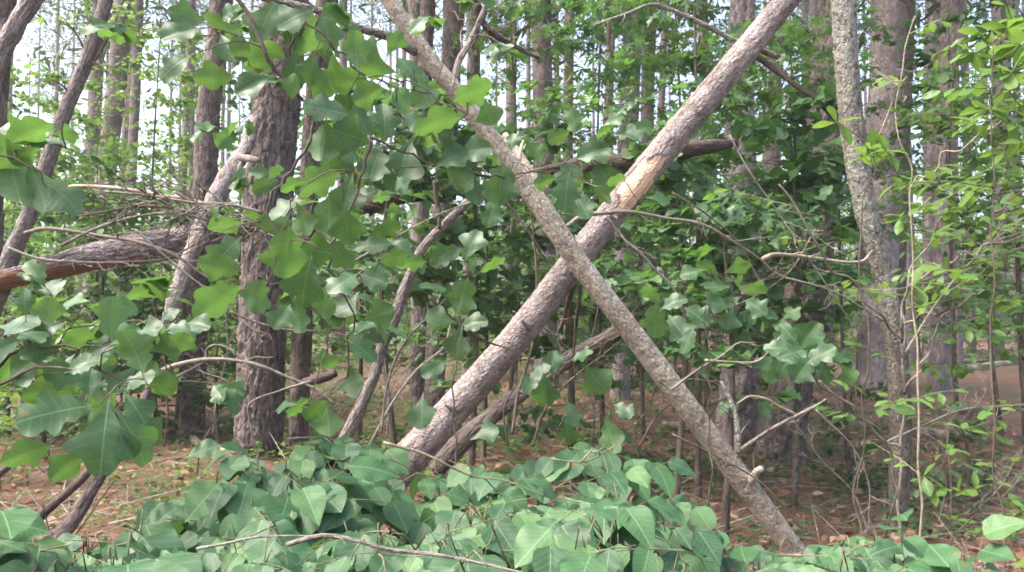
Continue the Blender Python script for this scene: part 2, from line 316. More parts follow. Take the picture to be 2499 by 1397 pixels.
def tmpl(kind, rows, cols, k, rng):
    if kind in OUT:
        o = np.array(OUT[kind][k % len(OUT[kind])], float)
        if rows > 20 and kind == 'oak':
            for _ in range(2):
                m_ = np.empty((2 * len(o) - 2, 3)); m_[0::2] = .75 * o[:-1] + .25 * o[1:]; m_[1::2] = .25 * o[:-1] + .75 * o[1:]; o = np.vstack([o[:1], m_, o[-1:]])
        c = np.linspace(-1, 1, cols + 1); R_ = []
        ph = rng.uniform(0, 6, 4); fold = rng.uniform(-.05, .35); droop = rng.choice([.05, .15, .3, .55]) * rng.uniform(.6, 1.2); tw = rng.uniform(-.35, .35)
        V = np.zeros((len(o), cols + 1, 3)); uv = np.zeros_like(V)
        for sgn in (-1, 1):
            ex = o[:, 0] * (1 + .14 * np.sin(o[:, 1] * 7 + ph[0 if sgn > 0 else 1])); ey = o[:, 1] + .03 * np.sin(o[:, 1] * 9 + ph[2 if sgn > 0 else 3]) * (o[:, 0] > .1)
            for j, cc in enumerate(c):
                if cc * sgn < 0 or (cc == 0 and sgn < 0): continue
                a_ = abs(cc); V[:, j, 0] = sgn * ex * a_; V[:, j, 1] = o[:, 2] * (1 - a_) + ey * a_
                uv[:, j, 0] = V[:, j, 0]; uv[:, j, 1] = o[:, 2] + .8 * ex * a_
        X, Y = V[:, :, 0], V[:, :, 1]
        V[:, :, 2] = fold * np.abs(X) - droop * Y ** 2 + .2 * droop + tw * X * Y + .035 * np.sin(Y * 11 + ph[0] + np.sign(X) * 1.5) * (np.abs(X) / .4) + .02 * np.sin(X * 14 + ph[1]) * Y
        nr = len(o); idx = np.arange(nr * (cols + 1)).reshape(nr, cols + 1)
        q = np.stack([idx[:-1, :-1], idx[:-1, 1:], idx[1:, 1:], idx[1:, :-1]], -1).reshape(-1, 4)
        return V.reshape(-1, 3), q, uv.reshape(-1, 3)
    xs, hs = SH[kind][k % len(SH[kind])]
    v = np.linspace(0, 1, rows + 1); hw = np.interp(v, xs, hs)
    if kind == 'oak': hw = np.convolve(np.pad(hw, 1, mode='edge'), [.22, .56, .22], 'valid') * 1.12; hw[-1] *= .5
    c = np.linspace(-1, 1, cols + 1)
    asym = 1 + rng.uniform(-.1, .1)
    X = hw[:, None] * c[None, :] * np.where(c > 0, asym, 1 / asym)
    amp = np.minimum(hw / .3, 1)[:, None]
    Y = v[:, None] * np.ones_like(X) + FW[kind] * (c ** 2)[None, :] * amp * (v[:, None] > .08) * (1 - v[:, None]) * 1.6
    if kind == 'oak': Y += .05 * (c ** 2) * amp * np.sin(v[:, None] * 9)
    fold = rng.uniform(.05, .35) if kind != 'ovate' else rng.uniform(-.02, .2); droop = rng.uniform(.02, .35); tw = rng.uniform(-.25, .25)
    Z = fold * np.abs(X) - droop * Y ** 2 + .16 * droop + tw * X * Y
    if rows > 8: Z += rng.uniform(.015, .035) * np.sin(Y * rng.uniform(9, 15) + c[None, :] * 2 + rng.uniform(0, 6)) * np.abs(c)[None, :] * amp
    V = np.stack([X, Y, Z], -1).reshape(-1, 3)
    uv = np.stack([X, v[:, None] * np.ones_like(X), np.zeros_like(X)], -1).reshape(-1, 3)
    idx = np.arange((rows + 1) * (cols + 1)).reshape(rows + 1, cols + 1)
    q = np.stack([idx[:-1, :-1], idx[:-1, 1:], idx[1:, 1:], idx[1:, :-1]], -1).reshape(-1, 4)
    return V, q, uv
_T = {}
def templates(kind, lod):
    if (kind, lod) not in _T:
        rows, cols = {3: (26, 8), 2: (15, 4), 1: (7, 2), 0: (2, 2)}[lod]
        rng = np.random.default_rng(hash(kind) % 7 if False else sum(map(ord, kind)) + lod)
        _T[(kind, lod)] = [tmpl(kind, rows, cols, k, rng) for k in range((15 if kind == 'oak' else 8) if lod else 3)]
    return _T[(kind, lod)]
def leaves(mb, pos, dr, nm, size, kind, lod, rng, tint=None):
    pos = np.asarray(pos, float); n = len(pos)
    if n == 0: return
    dr = norm(np.asarray(dr, float)); nm = np.asarray(nm, float); nm = norm(nm - dr * (nm * dr).sum(1, keepdims=True)); sd_ = np.cross(dr, nm)
    size = np.broadcast_to(size, (n,)); ts = templates(kind, lod); ch = rng.integers(0, len(ts), n)
    tint = rng.uniform(0, 1, n) if tint is None else np.broadcast_to(tint, (n,))
    for k, (V, q, uv) in enumerate(ts):
        i = np.nonzero(ch == k)[0]
        if len(i) == 0: continue
        W = pos[i, None] + size[i, None, None] * (V[None, :, 0:1] * sd_[i, None] + V[None, :, 1:2] * dr[i, None] + V[None, :, 2:3] * nm[i, None])
        qq = q[None] + (np.arange(len(i)) * len(V))[:, None, None]
        mb.add(W.reshape(-1, 3), qq.reshape(-1, 4), np.tile(uv, (len(i), 1)), np.repeat(tint[i], len(V)))
class LB:                                     # collects leaves, then builds them
    def __init__(s): s.p = []; s.d = []; s.n = []; s.s = []; s.t = []
    def add(s, p, d, n, sz, t): s.p.append(p); s.d.append(d); s.n.append(n); s.s.append(sz); s.t.append(t)
    def flush(s, mb, kind, lod, rng):
        if s.p: leaves(mb, A(s.p), A(s.d), A(s.n), A(s.s), kind, lod, rng, A(s.t))
UP = A([0, 0, 1.0]); CAMP = A([0, 0, CAMH])
def spray(wood, lb, p0, d, L, nl, sz, rng, style='alt', tw=.0016, droop=.25, petiole=.18, face=.35, tilt=.45, tb=(0, 1), m=4):
    """one leafy twig; style alt = two ranks along it, tip = a cluster at its end"""
    d = norm(A(d)); k = 5; pts = [A(p0)]; dd = d.copy()
    for i in range(k):
        dd = norm(dd + rng.normal(0, .10, 3) - UP * droop / k); pts.append(pts[-1] + dd * L / k)
    pts = A(pts); tube(wood, pts, [tw * 1.5, tw * .7], m, capr=False)
    c, _ = resample(pts, 24); tocam = norm(CAMP - pts[-1])
    for j in range(nl):
        f = (.18 + .82 * (j + .5) / nl) if style == 'alt' else (.55 + .45 * rng.random() ** .5)
        i = min(int(f * 23), 22); T = norm(c[i + 1] - c[i]); side = norm(np.cross(T, UP)) * (1 if j % 2 else -1)
        ang = rng.uniform(.55, 1.15) if style == 'alt' else rng.uniform(.1, 1.5)
        if j == nl - 1: ang = rng.uniform(-.2, .2)
        ld = norm(T * math.cos(ang) + side * math.sin(ang) - UP * rng.uniform(0, .6) * (1 if droop > 0 else .3))
        nn = norm(UP + tocam * face + rng.normal(0, tilt, 3))
        s_ = sz * rng.uniform(.65, 1.15); pet = s_ * petiole
        q0 = c[i]; q1 = q0 + ld * pet * .9 + nn * pet * .1
        if pet > .008: tube(wood, [q0, (q0 + q1) / 2 + UP * pet * .08, q1], [tw * .55, tw * .5], 3, capr=False)
        lb.add(q1, ld, nn, s_, rng.uniform(*tb))
    return pts
TMIN = [.0022]
def twiggy(mb, pts, r0, r1, depth, rng, n=6, lenf=.45, m=6, step=None, disp=None, spread=.9, up=0.0):
    """a branch with forking side twigs"""
    c = tube(mb, pts, [r0, r1], m, step=step, disp=disp)
    if depth <= 0: return c
    L = np.linalg.norm(np.diff(c, axis=0), axis=1).sum()
    for k in range(n):
        f = rng.uniform(.15, .98); i = min(int(f * (len(c) - 1)), len(c) - 2); T = norm(c[i + 1] - c[i])
        v = rng.normal(0, 1, 3); v = norm(v - T * np.dot(v, T)); a = rng.uniform(.35, spread)
        dd = norm(T * math.cos(a) + v * math.sin(a) + UP * up); l = L * lenf * rng.uniform(.35, 1) * (1.1 - .6 * f)
        q = [c[i]]
        for _ in range(4): dd = norm(dd + rng.normal(0, .22, 3)); q.append(q[-1] + dd * l / 4)
        rr = (r0 * (1 - f) + r1 * f) * rng.uniform(.3, .55)
        twiggy(mb, q, max(rr, TMIN[0]), max(rr * .35, TMIN[0] * .6), depth - 1, rng, max(2, n // 2), lenf * .95, 4, spread=spread, up=up)
    return c
def pxpath(pts, d0, d1=None):
    n = len(pts); d1 = d0 if d1 is None else d1
    return A([P(p[0], p[1], p[2] if len(p) > 2 else d0 + (d1 - d0) * i / (n - 1)) for i, p in enumerate(pts)])
# ------------------------------------------------------------------ ground
def ground():
    m, nt, out = newmat('needle_litter')
    tc = nt.nodes.new('ShaderNodeTexCoord').outputs['Object']
    n1 = noi(nt, tc, 1.1, 6, .6); n2 = noi(nt, tc, 14, 8, .75, .5); n3 = noi(nt, mapn(nt, tc, (1, 1, 1)), 70, 6, .8, 1.2); n4 = noi(nt, tc, .35, 4)
    col = ramp(nt, [(.25, (.045, .028, .022)), (.45, (.15, .082, .062)), (.6, (.27, .155, .125)), (.8, (.42, .30, .25))], n3.outputs[0])
    c2 = ramp(nt, [(.3, .6), (.7, 1.3)], n2.outputs[0]); col = mix(nt, .8, col, c2, 'MULTIPLY')
    g = ramp(nt, [(.50, 0.0), (.66, .75)], n1.outputs[0]); col = mix(nt, g, col, (.08, .10, .04))
    g = ramp(nt, [(.42, 0.0), (.6, .5)], n4.outputs[0]); col = mix(nt, g, col, (.13, .13, .07))
    bs = nt.nodes.new('ShaderNodeBsdfPrincipled'); bs.inputs['Roughness'].default_value = .95; bs.inputs['Specular IOR Level'].default_value = .1
    nt.links.new(col, bs.inputs['Base Color'])
    bp = nt.nodes.new('ShaderNodeBump'); bp.inputs['Strength'].default_value = .9; bp.inputs['Distance'].default_value = .03
    ad = nt.nodes.new('ShaderNodeMath'); ad.operation = 'ADD'; nt.links.new(n2.outputs[0], ad.inputs[0]); nt.links.new(n3.outputs[0], ad.inputs[1])
    nt.links.new(ad.outputs[0], bp.inputs['Height']); nt.links.new(bp.outputs[0], bs.inputs['Normal']); nt.links.new(bs.outputs[0], out.inputs[0])
    t = np.linspace(-1, 1, 321); u = np.sign(t) * (np.abs(t) * 14 + np.abs(t) ** 4 * 130)
    X, Y = np.meshgrid(u, u + 8); Z = terr(X, Y) + .025 * np.sin(X * 7.1 + np.sin(Y * 5)) * np.sin(Y * 6.3) * np.exp(-(np.hypot(X, Y - 8) / 14) ** 2)
    V = np.stack([X, Y, Z], -1); i = np.arange(321 * 321).reshape(321, 321)
    mb = MB(); mb.add(V.reshape(-1, 3), np.stack([i[:-1, :-1], i[:-1, 1:], i[1:, 1:], i[1:, :-1]], -1).reshape(-1, 4), V.reshape(-1, 3), 0)
    tag(mb.build('ground', m), kind='structure')
ground()
def G(x, y, dz=0): return A([x, y, float(terr(x, y)) + dz])
def sticks(n, area, ln, wd, name, label, mat, seed, lift=.02, cat=None, tinted=True):
    rng = np.random.default_rng(seed); (x0, x1), (y0, y1) = area
    yy = y0 + (y1 - y0) * rng.random(n) ** 1.3; xx = rng.uniform(x0, x1, n) * (.35 + .65 * yy / y1)
    L = rng.uniform(*ln, n); a = rng.uniform(0, 6.28, n); e = rng.normal(0, .25, n)
    d = np.stack([np.cos(a) * np.cos(e), np.sin(a) * np.cos(e), np.abs(np.sin(e))], -1); s = np.stack([-np.sin(a), np.cos(a), np.zeros(n)], -1)
    p = np.stack([xx, yy, terr(xx, yy) + lift * rng.random(n) + .005], -1); W = rng.uniform(*wd, n)[:, None]
    up = UP * W
    v = np.stack([p - s * W, p + s * W, p + d * L[:, None] + s * W * .6, p + d * L[:, None] - s * W * .6, p + up, p + d * L[:, None] + up * .6], 1)
    q = A([[0, 4, 5, 3], [4, 1, 2, 5]])
    mb = MB(); mb.add(v.reshape(-1, 3), (q[None] + (np.arange(n) * 6)[:, None, None]).reshape(-1, 4), np.repeat(rng.random((n, 3)) * 20, 6, 0) + v.reshape(-1, 3), np.repeat(rng.random(n) * .38, 6))
    return tag(mb.build(name, mat), label, cat, kind='stuff')
NEEDLE_LITTER = bark_mat('dry_needles', (.14, .06, .035), (.27, .14, .09), (.45, .29, .2), .05, .05, bump=.2, furrow=.1)
sticks(70000, ((-9, 9), (2.6, 16)), (.05, .16), (.0010, .0022), 'needle_litter', 'red-brown fallen pine needles strewn over the forest floor', NEEDLE_LITTER, 1, .03, 'litter')
sticks(2600, ((-10, 10), (3, 22)), (.15, .8), (.003, .008), 'stick_litter', 'small grey dead sticks scattered on the forest floor', B_DEAD, 2, .06, 'litter')
def litter_leaves():
    rng = np.random.default_rng(3); n = 5000; mb = MB(); y = 2.8 + 15 * rng.random(n) ** 1.2; x = rng.uniform(-9, 9, n) * (.35 + .65 * y / 18)
    p = np.stack([x, y, terr(x, y) + .03 * rng.random(n) + .01], -1); a = rng.uniform(0, 6.28, n)
    leaves(mb, p, np.stack([np.cos(a), np.sin(a), rng.normal(0, .3, n)], -1), UP + rng.normal(0, .4, (n, 3)), rng.uniform(.04, .11, n), 'ovate', 1, rng)
    m = leaf_mat('dry_leaf', (.16, .08, .045), (.28, .17, .11), (.46, .34, .26), (.2, .1, .05), .1, .8, .2, vein=.2)
    tag(mb.build('leaf_litter', m), 'dry tan leaves lying among the needles on the ground', 'litter', kind='stuff')
litter_leaves()
def seedlings(n, xr, yr, sz, name, label, mat, seed, hmax=.25, dens=None, kind='ovate'):
    rng = np.random.default_rng(seed); mb = MB(); ps = []; ds = []; ns = []; ss = []
    k = 0
    while k < n:
        y = yr[0] + (yr[1] - yr[0]) * rng.random(); x = rng.uniform(*xr) * (y / yr[1])
        if noise.noise(Vector((x * .6, y * .6, seed))) < rng.uniform(-.35, .35): continue
        h = rng.uniform(.3, 1) * hmax; nl = rng.integers(4, 9); b = G(x, y)
        for j in range(nl):
            a = rng.uniform(0, 6.28); ps.append(b + A([math.cos(a) * .02, math.sin(a) * .02, h * rng.uniform(.4, 1)])); ds.append([math.cos(a), math.sin(a), rng.uniform(-.3, .5)])
            ns.append(UP + rng.normal(0, .35, 3)); ss.append(rng.uniform(.6, 1.3) * sz)
        k += 1
    leaves(mb, ps, ds, ns, A(ss), kind, 1 if sz > .03 else 0, rng)
    return tag(mb.build(name, mat), label, 'ground cover', kind='stuff')
seedlings(900, (-9, -1), (5.5, 14), .05, 'green_undergrowth', 'yellow-green grass and seedlings on the floor at the left', L_LIGHT, 8, .16, kind='obov')
seedlings(1500, (-9, 9), (7, 26), .07, 'ground_cover', 'low green seedlings and blueberry plants covering the forest floor', L_LIGHT, 5, .28)
seedlings(520, (1, 9), (5, 13), .055, 'right_undergrowth', 'low dull green plants among the needles at the right', L_DARK, 9, .2)
seedlings(420, (-4, 4.5), (3.4, 8), .05, 'low_seedlings', 'small dull green seedlings on the needle floor close by', L_DARK, 6, .22, kind='obov')
seedlings(2600, (-30, 30), (22, 60), .14, 'distant_undergrowth', 'pale green undergrowth on the distant forest floor', L_FAR, 7, .7)

# ------------------------------------------------------------------ trunks
def trunk_path(pts, d, ground_d=None, top=True, lean_d=0.0):
    n = len(pts); out = [P(p[0], p[1], d + lean_d * (1 - i / (n - 1))) for i, p in enumerate(pts)]
    out = out[::-1]                                  # base first
    b = out[0]; b2 = b + (b - out[1]) / max(np.linalg.norm(b - out[1]), 1e-6) * .1
    z = float(terr(b[0], b[1]))
    if b[2] > z: b2 = A([b[0], b[1], z - .12]); out = [b2] + out
    if top:
        v = norm(out[-1] - out[-2]); v = norm(v + A([0, 0, .6])); out.append(out[-1] + v * 2.5); out.append(out[-1] + norm(v + UP) * 4.5)
    return A(out)
def pine(label, pts, w0, w1, basepy, mat, m=20, step=.12, disp=None, name='pine_tree', d=None, flare=.0, stubs=3, group=None, seed=0, top=True, cat='tree', ext=1.0, tintf=None):
    d = d or gdist(basepy); path = trunk_path(pts, d, top=top)
    r0 = w1 * d / FPX / 2; r1 = w0 * d / FPX / 2
    t = thing(name, label, cat, path[0], group)
    rr = list(np.linspace(r0, r1, 12)) + ([r1 * .85, r1 * .6] if top else [])
    if flare: rr[0] *= 1 + flare; rr[1] *= 1 + flare * .25
    mb = MB(); random.seed(seed + 11); c = tube(mb, path, rr, m, step=step, disp=disp, tintf=tintf)
    mb.build('trunk', mat, t)
    if top:  # needle crown and limbs added high on the pine to shade the forest below
        rc = np.random.default_rng(seed + 900); n = 1050; ax = c[[i for i in range(len(c)) if c[i][2] > 7.5] or [len(c) - 1]]; o = ax[rc.integers(0, len(ax), 220)] + rc.normal(0, 1, (220, 3)) * A([1.5, 1.5, .8]); o[:, 2] = np.maximum(o[:, 2], 7.6)
        cm = MB(); leaves(cm, o[rc.integers(0, 220, n)] + rc.normal(0, .22, (n, 3)), rc.normal(0, 1, (n, 3)), rc.normal(0, .6, (n, 3)) + UP, rc.uniform(.25, .45, n), 'needle', 0, rc); cm.build('crown', L_NEED, t)
        for q in o[::12]: tube(cm_b := MB(), [ax[np.abs(ax[:, 2] - q[2]).argmin()], q], [.02, .006], 5); cm_b.build('branch', mat, t)
    rng = np.random.default_rng(seed + 5); hi = [i for i in range(len(c)) if 1.2 < c[i][2] < 6.5]
    for k in range(stubs):
        if not hi: break
        i = hi[rng.integers(len(hi))]; a = rng.uniform(0, 6.28); v = A([math.cos(a), math.sin(a), rng.uniform(-.2, .5)]); L = rng.uniform(.3, 1.3)
        q = [c[i]]; dd = norm(v)
        for _ in range(4): dd = norm(dd + rng.normal(0, .12, 3) - UP * .06); q.append(q[-1] + dd * (L / 4 + r1 * .25))
        bm = MB(); twiggy(bm, q, .014, .004, 2, rng, 6); bm.build('branch', B_DEAD, t)
    return t, c
HD = bark_disp(.048, .30, .028, .006, .5, .012)
MD = bark_disp(.06, .18, .014, .0, .6, .01)
pine('massive furrowed pine trunk left of centre, dark below and flaking above', [(702,-60),(675,250),(655,500),(640,800),(630,1105)], 112, 116, 1108, B_PINE, 110, .02, HD, flare=.25, stubs=2, seed=1)
pine('slimmer pine trunk close behind the right side of the massive furrowed pine', [(800,-20),(775,200),(752,500),(735,850),(728,1085)], 58, 46, 1085, B_PINE, 30, .05, MD, seed=2)
pine('straight purplish pine between the broken leaning snag and the massive pine', [(542,-20),(525,150),(508,270),(500,450),(482,700),(470,1055)], 52, 62, 1058, B_PINE, 36, .04, MD, seed=3)
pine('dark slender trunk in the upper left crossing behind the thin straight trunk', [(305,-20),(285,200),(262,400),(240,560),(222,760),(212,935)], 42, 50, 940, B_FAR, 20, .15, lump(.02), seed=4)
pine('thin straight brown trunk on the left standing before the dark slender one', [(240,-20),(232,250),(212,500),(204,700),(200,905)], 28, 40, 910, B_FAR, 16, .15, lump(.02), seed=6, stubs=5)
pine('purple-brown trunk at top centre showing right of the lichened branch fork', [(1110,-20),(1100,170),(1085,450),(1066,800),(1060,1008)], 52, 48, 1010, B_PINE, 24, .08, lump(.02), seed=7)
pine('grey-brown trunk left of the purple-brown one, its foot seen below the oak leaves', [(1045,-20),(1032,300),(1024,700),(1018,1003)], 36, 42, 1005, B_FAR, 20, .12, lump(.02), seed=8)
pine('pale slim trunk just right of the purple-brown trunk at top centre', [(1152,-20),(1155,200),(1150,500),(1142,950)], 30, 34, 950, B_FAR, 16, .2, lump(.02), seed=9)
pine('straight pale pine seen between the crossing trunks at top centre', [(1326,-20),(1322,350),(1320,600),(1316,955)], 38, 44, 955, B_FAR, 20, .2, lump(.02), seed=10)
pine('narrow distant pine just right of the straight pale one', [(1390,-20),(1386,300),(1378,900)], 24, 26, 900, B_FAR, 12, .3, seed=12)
pine('pinkish pine left of the upper half of the thick leaning trunk', [(1548,-20),(1538,200),(1530,400),(1522,700),(1512,985)], 46, 50, 985, B_PURP, 24, .1, lump(.02), seed=13)
pine('thin pine touching the right side of the pinkish one', [(1590,-20),(1582,170),(1576,500),(1568,930)], 32, 34, 930, B_FAR, 14, .2, seed=14)
pine('flared pale pine with peeling stripes right of the leaning trunks', [(1812,-20),(1806,250),(1806,450),(1818,700),(1806,900),(1795,1085)], 58, 108, 1088, B_PURP, 60, .03, HD, seed=15, flare=.1)
pine('dark furrowed pine with broad foot right of the flared pale pine', [(2040,-20),(2020,250),(2000,480),(1955,800),(1918,1000),(1905,1110)], 78, 126, 1112, B_PINE, 70, .03, HD, seed=16, flare=.1)
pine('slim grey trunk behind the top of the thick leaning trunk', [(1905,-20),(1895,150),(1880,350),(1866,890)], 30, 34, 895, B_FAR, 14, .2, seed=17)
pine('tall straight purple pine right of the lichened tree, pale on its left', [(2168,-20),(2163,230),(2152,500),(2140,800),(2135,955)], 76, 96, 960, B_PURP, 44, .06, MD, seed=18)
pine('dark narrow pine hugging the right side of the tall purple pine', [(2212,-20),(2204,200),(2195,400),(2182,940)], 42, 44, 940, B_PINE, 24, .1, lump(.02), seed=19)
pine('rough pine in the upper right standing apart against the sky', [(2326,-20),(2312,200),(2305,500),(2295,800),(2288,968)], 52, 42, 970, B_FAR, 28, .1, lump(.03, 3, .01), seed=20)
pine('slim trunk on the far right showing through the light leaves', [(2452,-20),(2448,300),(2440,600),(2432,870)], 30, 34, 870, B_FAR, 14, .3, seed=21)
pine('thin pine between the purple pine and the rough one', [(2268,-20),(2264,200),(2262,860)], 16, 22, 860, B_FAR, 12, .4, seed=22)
# lichened crooked tree
LD = bark_disp(.025, .04, .007, .003, .5, .012)
pine('crooked tree with mottled pale lichen bark right of centre', [(2058,-20),(2068,200),(2085,350),(2110,500),(2135,600),(2160,700),(2185,850),(2198,1000),(2195,1150),(2190,1288)], 60, 42, 1290, B_LICH, 64, .02, LD, name='lichened_tree', stubs=2, seed=23, tintf=lambda s, th, D, b: np.interp(b[:, :, 2], [1.4, 1.9], [.3, 0.0]))
# leaning live trunks at the left
def leaning(name, label, path, rr, mat, m, step, disp, cat='tree', seed=0, tintf=None, jag=0, group=None, part='trunk'):
    t = thing(name, label, cat, path[0], group); mb = MB(); random.seed(seed); c = tube(mb, path, rr, m, step=step, disp=disp, tintf=tintf, jag=jag); mb.build(part, mat, t); return t, c
W = lambda w_, d: w_ * d / FPX / 2
d = 6.2; p = pxpath([(-130,1250),(-60,880),(5,690),(30,620),(70,530),(115,400),(165,260),(215,140),(262,-10),(330,-260)], d)
t, c = leaning('leaning_tree', 'leaning grey-brown trunk crossing the upper left, curved toward its foot', p, [W(50,d),W(46,d),W(41,d),W(36,d),W(33,d),W(28,d)], B_LEAN, 44, .03, bark_disp(.03,.07,.006,.002,.5,.008), seed=31)
rng = np.random.default_rng(44)
for a, b in (((225,160),(290,30)), ((215,150),(150,40)), ((220,150),(262,185)), ((180,250),(120,190)), ((225,60),(330,110))):
    q = [P(*a, d), P((a[0]+b[0])/2+8, (a[1]+b[1])/2-6, d-.05), P(*b, d-.1)]; bm = MB(); twiggy(bm, q, .012, .004, 2, rng, 8, .6); bm.build('branch', B_TWIG, t)
d = 4.6; p = pxpath([(-160,1300),(-90,600),(-40,260),(5,130),(45,55),(100,-30),(200,-180)], d)
leaning('leaning_tree', 'thick pinkish leaning trunk cutting the top left corner', p, [W(66,d),W(52,d),W(46,d),W(40,d)], B_LOGA, 60, .025, bark_disp(.035,.07,.008,.002,.5,.008), seed=32)
d = 6.8; p = pxpath([(-60,1200),(-30,600),(-12,300),(0,120),(18,-20),(60,-300)], d)
leaning('leaning_tree', 'brown upright trunk at the left edge behind the corner trunk', p, [W(70,d),W(52,d),W(48,d)], B_PINE, 40, .05, MD, seed=33)
# broken snag leaning against the massive pine
d = 6.4; p = pxpath([(398,815,5.9),(420,750,5.95),(455,650,6.05),(480,590,6.1),(505,530,6.2),(540,460,6.35),(572,405,6.5),(600,360,6.7),(622,290,6.9)], d)
def snag_t(s, th, D, b): return np.where((s[:, None] < .05) , .8, .05) * np.ones(len(th))
t, c = leaning('broken_snag', 'broken leaning snag with flaky pink bark resting against the massive pine', p, [W(18,d),W(39,d),W(39,d),W(42,d),W(45,d),W(39,d),W(32,d)], B_LOGA, 56, .02, bark_disp(.035,.07,.007,.003,.5,.012), seed=34, cat='snag', jag=.06, part='stem')
bm = MB(); tube(bm, pxpath([(588,385,6.5),(612,388,6.4),(634,392,6.35)], 6.4), [W(20,6.4),W(17,6.4),W(15,6.4)], 16, step=.02, disp=lump(.008), jag=.02); bm.build('stub', B_LOGA, t)
bm = MB(); tube(bm, pxpath([(588,395,6.5),(575,430,6.4),(560,462,6.35),(545,500,6.3)], 6.4), [W(16,6.4),W(12,6.4),W(5,6.4)], 12, step=.03, disp=lump(.004)); bm.build('stub', B_LOGA, t)
# the two big crossing trunks
dA0, dA1 = gdist(1335), 5.0
pathA = A([P(740,1420,dA0),P(800,1335,dA0),P(1000,1118,5.15),P(1250,835,5.12),P(1410,630,5.1),P(1560,440,5.05),P(1740,220,5.0),P(1925,-5,dA1),P(2150,-300,4.95),P(2500,-800,4.9)])
def tfA(s, th, D, b):
    n = len(s); out = np.zeros((n, len(th)))
    tot = np.linalg.norm(np.diff(pathA, axis=0), axis=1).sum()
    s0 = np.linalg.norm(np.diff(pathA[:6], axis=0), axis=1).sum() / tot + .002
    for i in range(n):
        u = (s[i] - s0) / .040
        for j in range(len(th)):
            dv = D[i, j]; f = -dv[1] * .9 + dv[0] * -.12 - dv[2] * .1
            nz = noise.noise(Vector((b[i, j][0] * 12, b[i, j][1] * 12, b[i, j][2] * 6)))
            v = 1 - u * u - (1 - f) * 2.1 + nz * 1.3 + .5 * noise.noise(Vector((b[i, j][0] * 40, b[i, j][1] * 40, b[i, j][2] * 9)))
            out[i, j] = min(max(v * 1.6 + .3, 0), 1) if abs(u) < 1.8 else 0
    return out
tA, cA = leaning('leaning_dead_pine', 'thick pinkish dead pine leaning up to the right with a bare wood patch', pathA, [W(92,5.2),W(92,5.2),W(87,5.2),W(75,5.1),W(72,5.1),W(69,5.1),W(64,5),W(57,5),W(50,5),W(38,5)], B_LOGA, 120, .0125, bark_disp(.024,.036,.0032,.0026,1.0,.012), seed=35, cat='dead tree', tintf=tfA)
pathB = A([P(2010,1440,4.95),P(1950,1360,4.93),P(1830,1200,4.90),P(1690,1010,4.86),P(1560,835,4.82),P(1410,640,4.78),P(1330,520,4.76),P(1235,385,4.74),P(1130,245,4.72),P(1040,135,4.7),P(945,-5,4.68),P(800,-230,4.6),P(600,-600,4.5)])
tB, cB = leaning('leaning_dead_tree', 'slimmer knotty lichened trunk leaning up to the left in front of the thick pine', pathB, [W(58,4.9),W(58,4.9),W(58,4.9),W(58,4.9),W(56,4.8),W(53,4.8),W(50,4.8),W(47,4.7),W(45,4.7),W(43,4.7),W(39,4.7),W(32,4.6),W(24,4.5)], B_LOGB, 96, .0125, bark_disp(.022,.035,.003,.002,.9,.012), seed=36, cat='dead tree')
def part_branch(t, pts, w0, w1, d0, d1=None, mat=B_DEAD, depth=0, n=5, seed=0, m=8, name='branch', lumpy=.15, lenf=.35):
    q = pxpath(pts, d0, d1); bm = MB(); r = W(w0, d0); rr = np.random.default_rng(seed); random.seed(seed)
    twiggy(bm, q, r, W(w1, d1 or d0), depth, rr, n, lenf, m, step=.03, disp=lump(r * lumpy, 8)); return bm.build(name, mat, t)
# limbs of the lichened trunk: the long bough that joins it near the top, stubs and knots
part_branch(tB, [(1015,128),(960,95),(880,70),(790,30),(700,8),(600,-20),(450,-90)], 24, 14, 4.68, 4.2, B_LICH, 1, 10, 51, 12, lenf=.22)
part_branch(tB, [(1108,205),(1120,150),(1150,95),(1192,0),(1215,-60)], 18, 11, 4.72, 4.9, B_LEAN, 1, 6, 52, 12)
part_branch(tB, [(1828,1180),(1848,1152),(1858,1145)], 24, 16, 4.85, 4.75, B_LOGB, 0, 0, 53, 12, name='stub')
part_branch(tB, [(1262,430),(1268,380),(1276,345)], 16, 9, 4.74, 4.9, B_PALE, 1, 4, 54, name='stub')
part_branch(tB, [(1330,470),(1300,430),(1262,372),(1232,330)], 30, 18, 4.95, 5.2, B_LOGB, 0, 0, 55, 12, name='stub')
part_branch(tB, [(1800,1110),(1800,1050),(1790,1000),(1775,960),(1760,930)], 18, 8, 4.9, 5.0, B_LICH, 2, 7, 56, 10)
part_branch(tB, [(1806,1100),(1870,1055),(1930,1022),(1990,992),(2016,975)], 11, 6, 4.9, 4.6, B_DEAD, 1, 4, 57, 10)
part_branch(tB, [(1940,1012),(1895,990),(1870,975),(1830,968),(1800,985)], 9, 4, 4.75, 4.6, B_PALE, 1, 3, 58)
for i_, (a_, b_) in enumerate((((1290,800),(1272,782)), ((1655,330),(1636,318)), ((1760,205),(1780,222)), ((1490,520),(1508,535)), ((1105,1000),(1086,988)))):
    part_branch(tA, [a_, ((a_[0] + b_[0]) / 2, (a_[1] + b_[1]) / 2), b_], 16, 6, 5.02, 4.96, B_LOGA, 0, 0, 600 + i_, 12, name='stub', lumpy=.3)
part_branch(tA, [(1400,690),(1385,740),(1372,790),(1350,830)], 14, 5, 5.2, 5.5, B_TWIG, 2, 6, 59)
part_branch(tA, [(1420,690),(1410,760),(1400,860),(1405,930)], 12, 3, 5.2, 5.3, B_TWIG, 2, 6, 60)

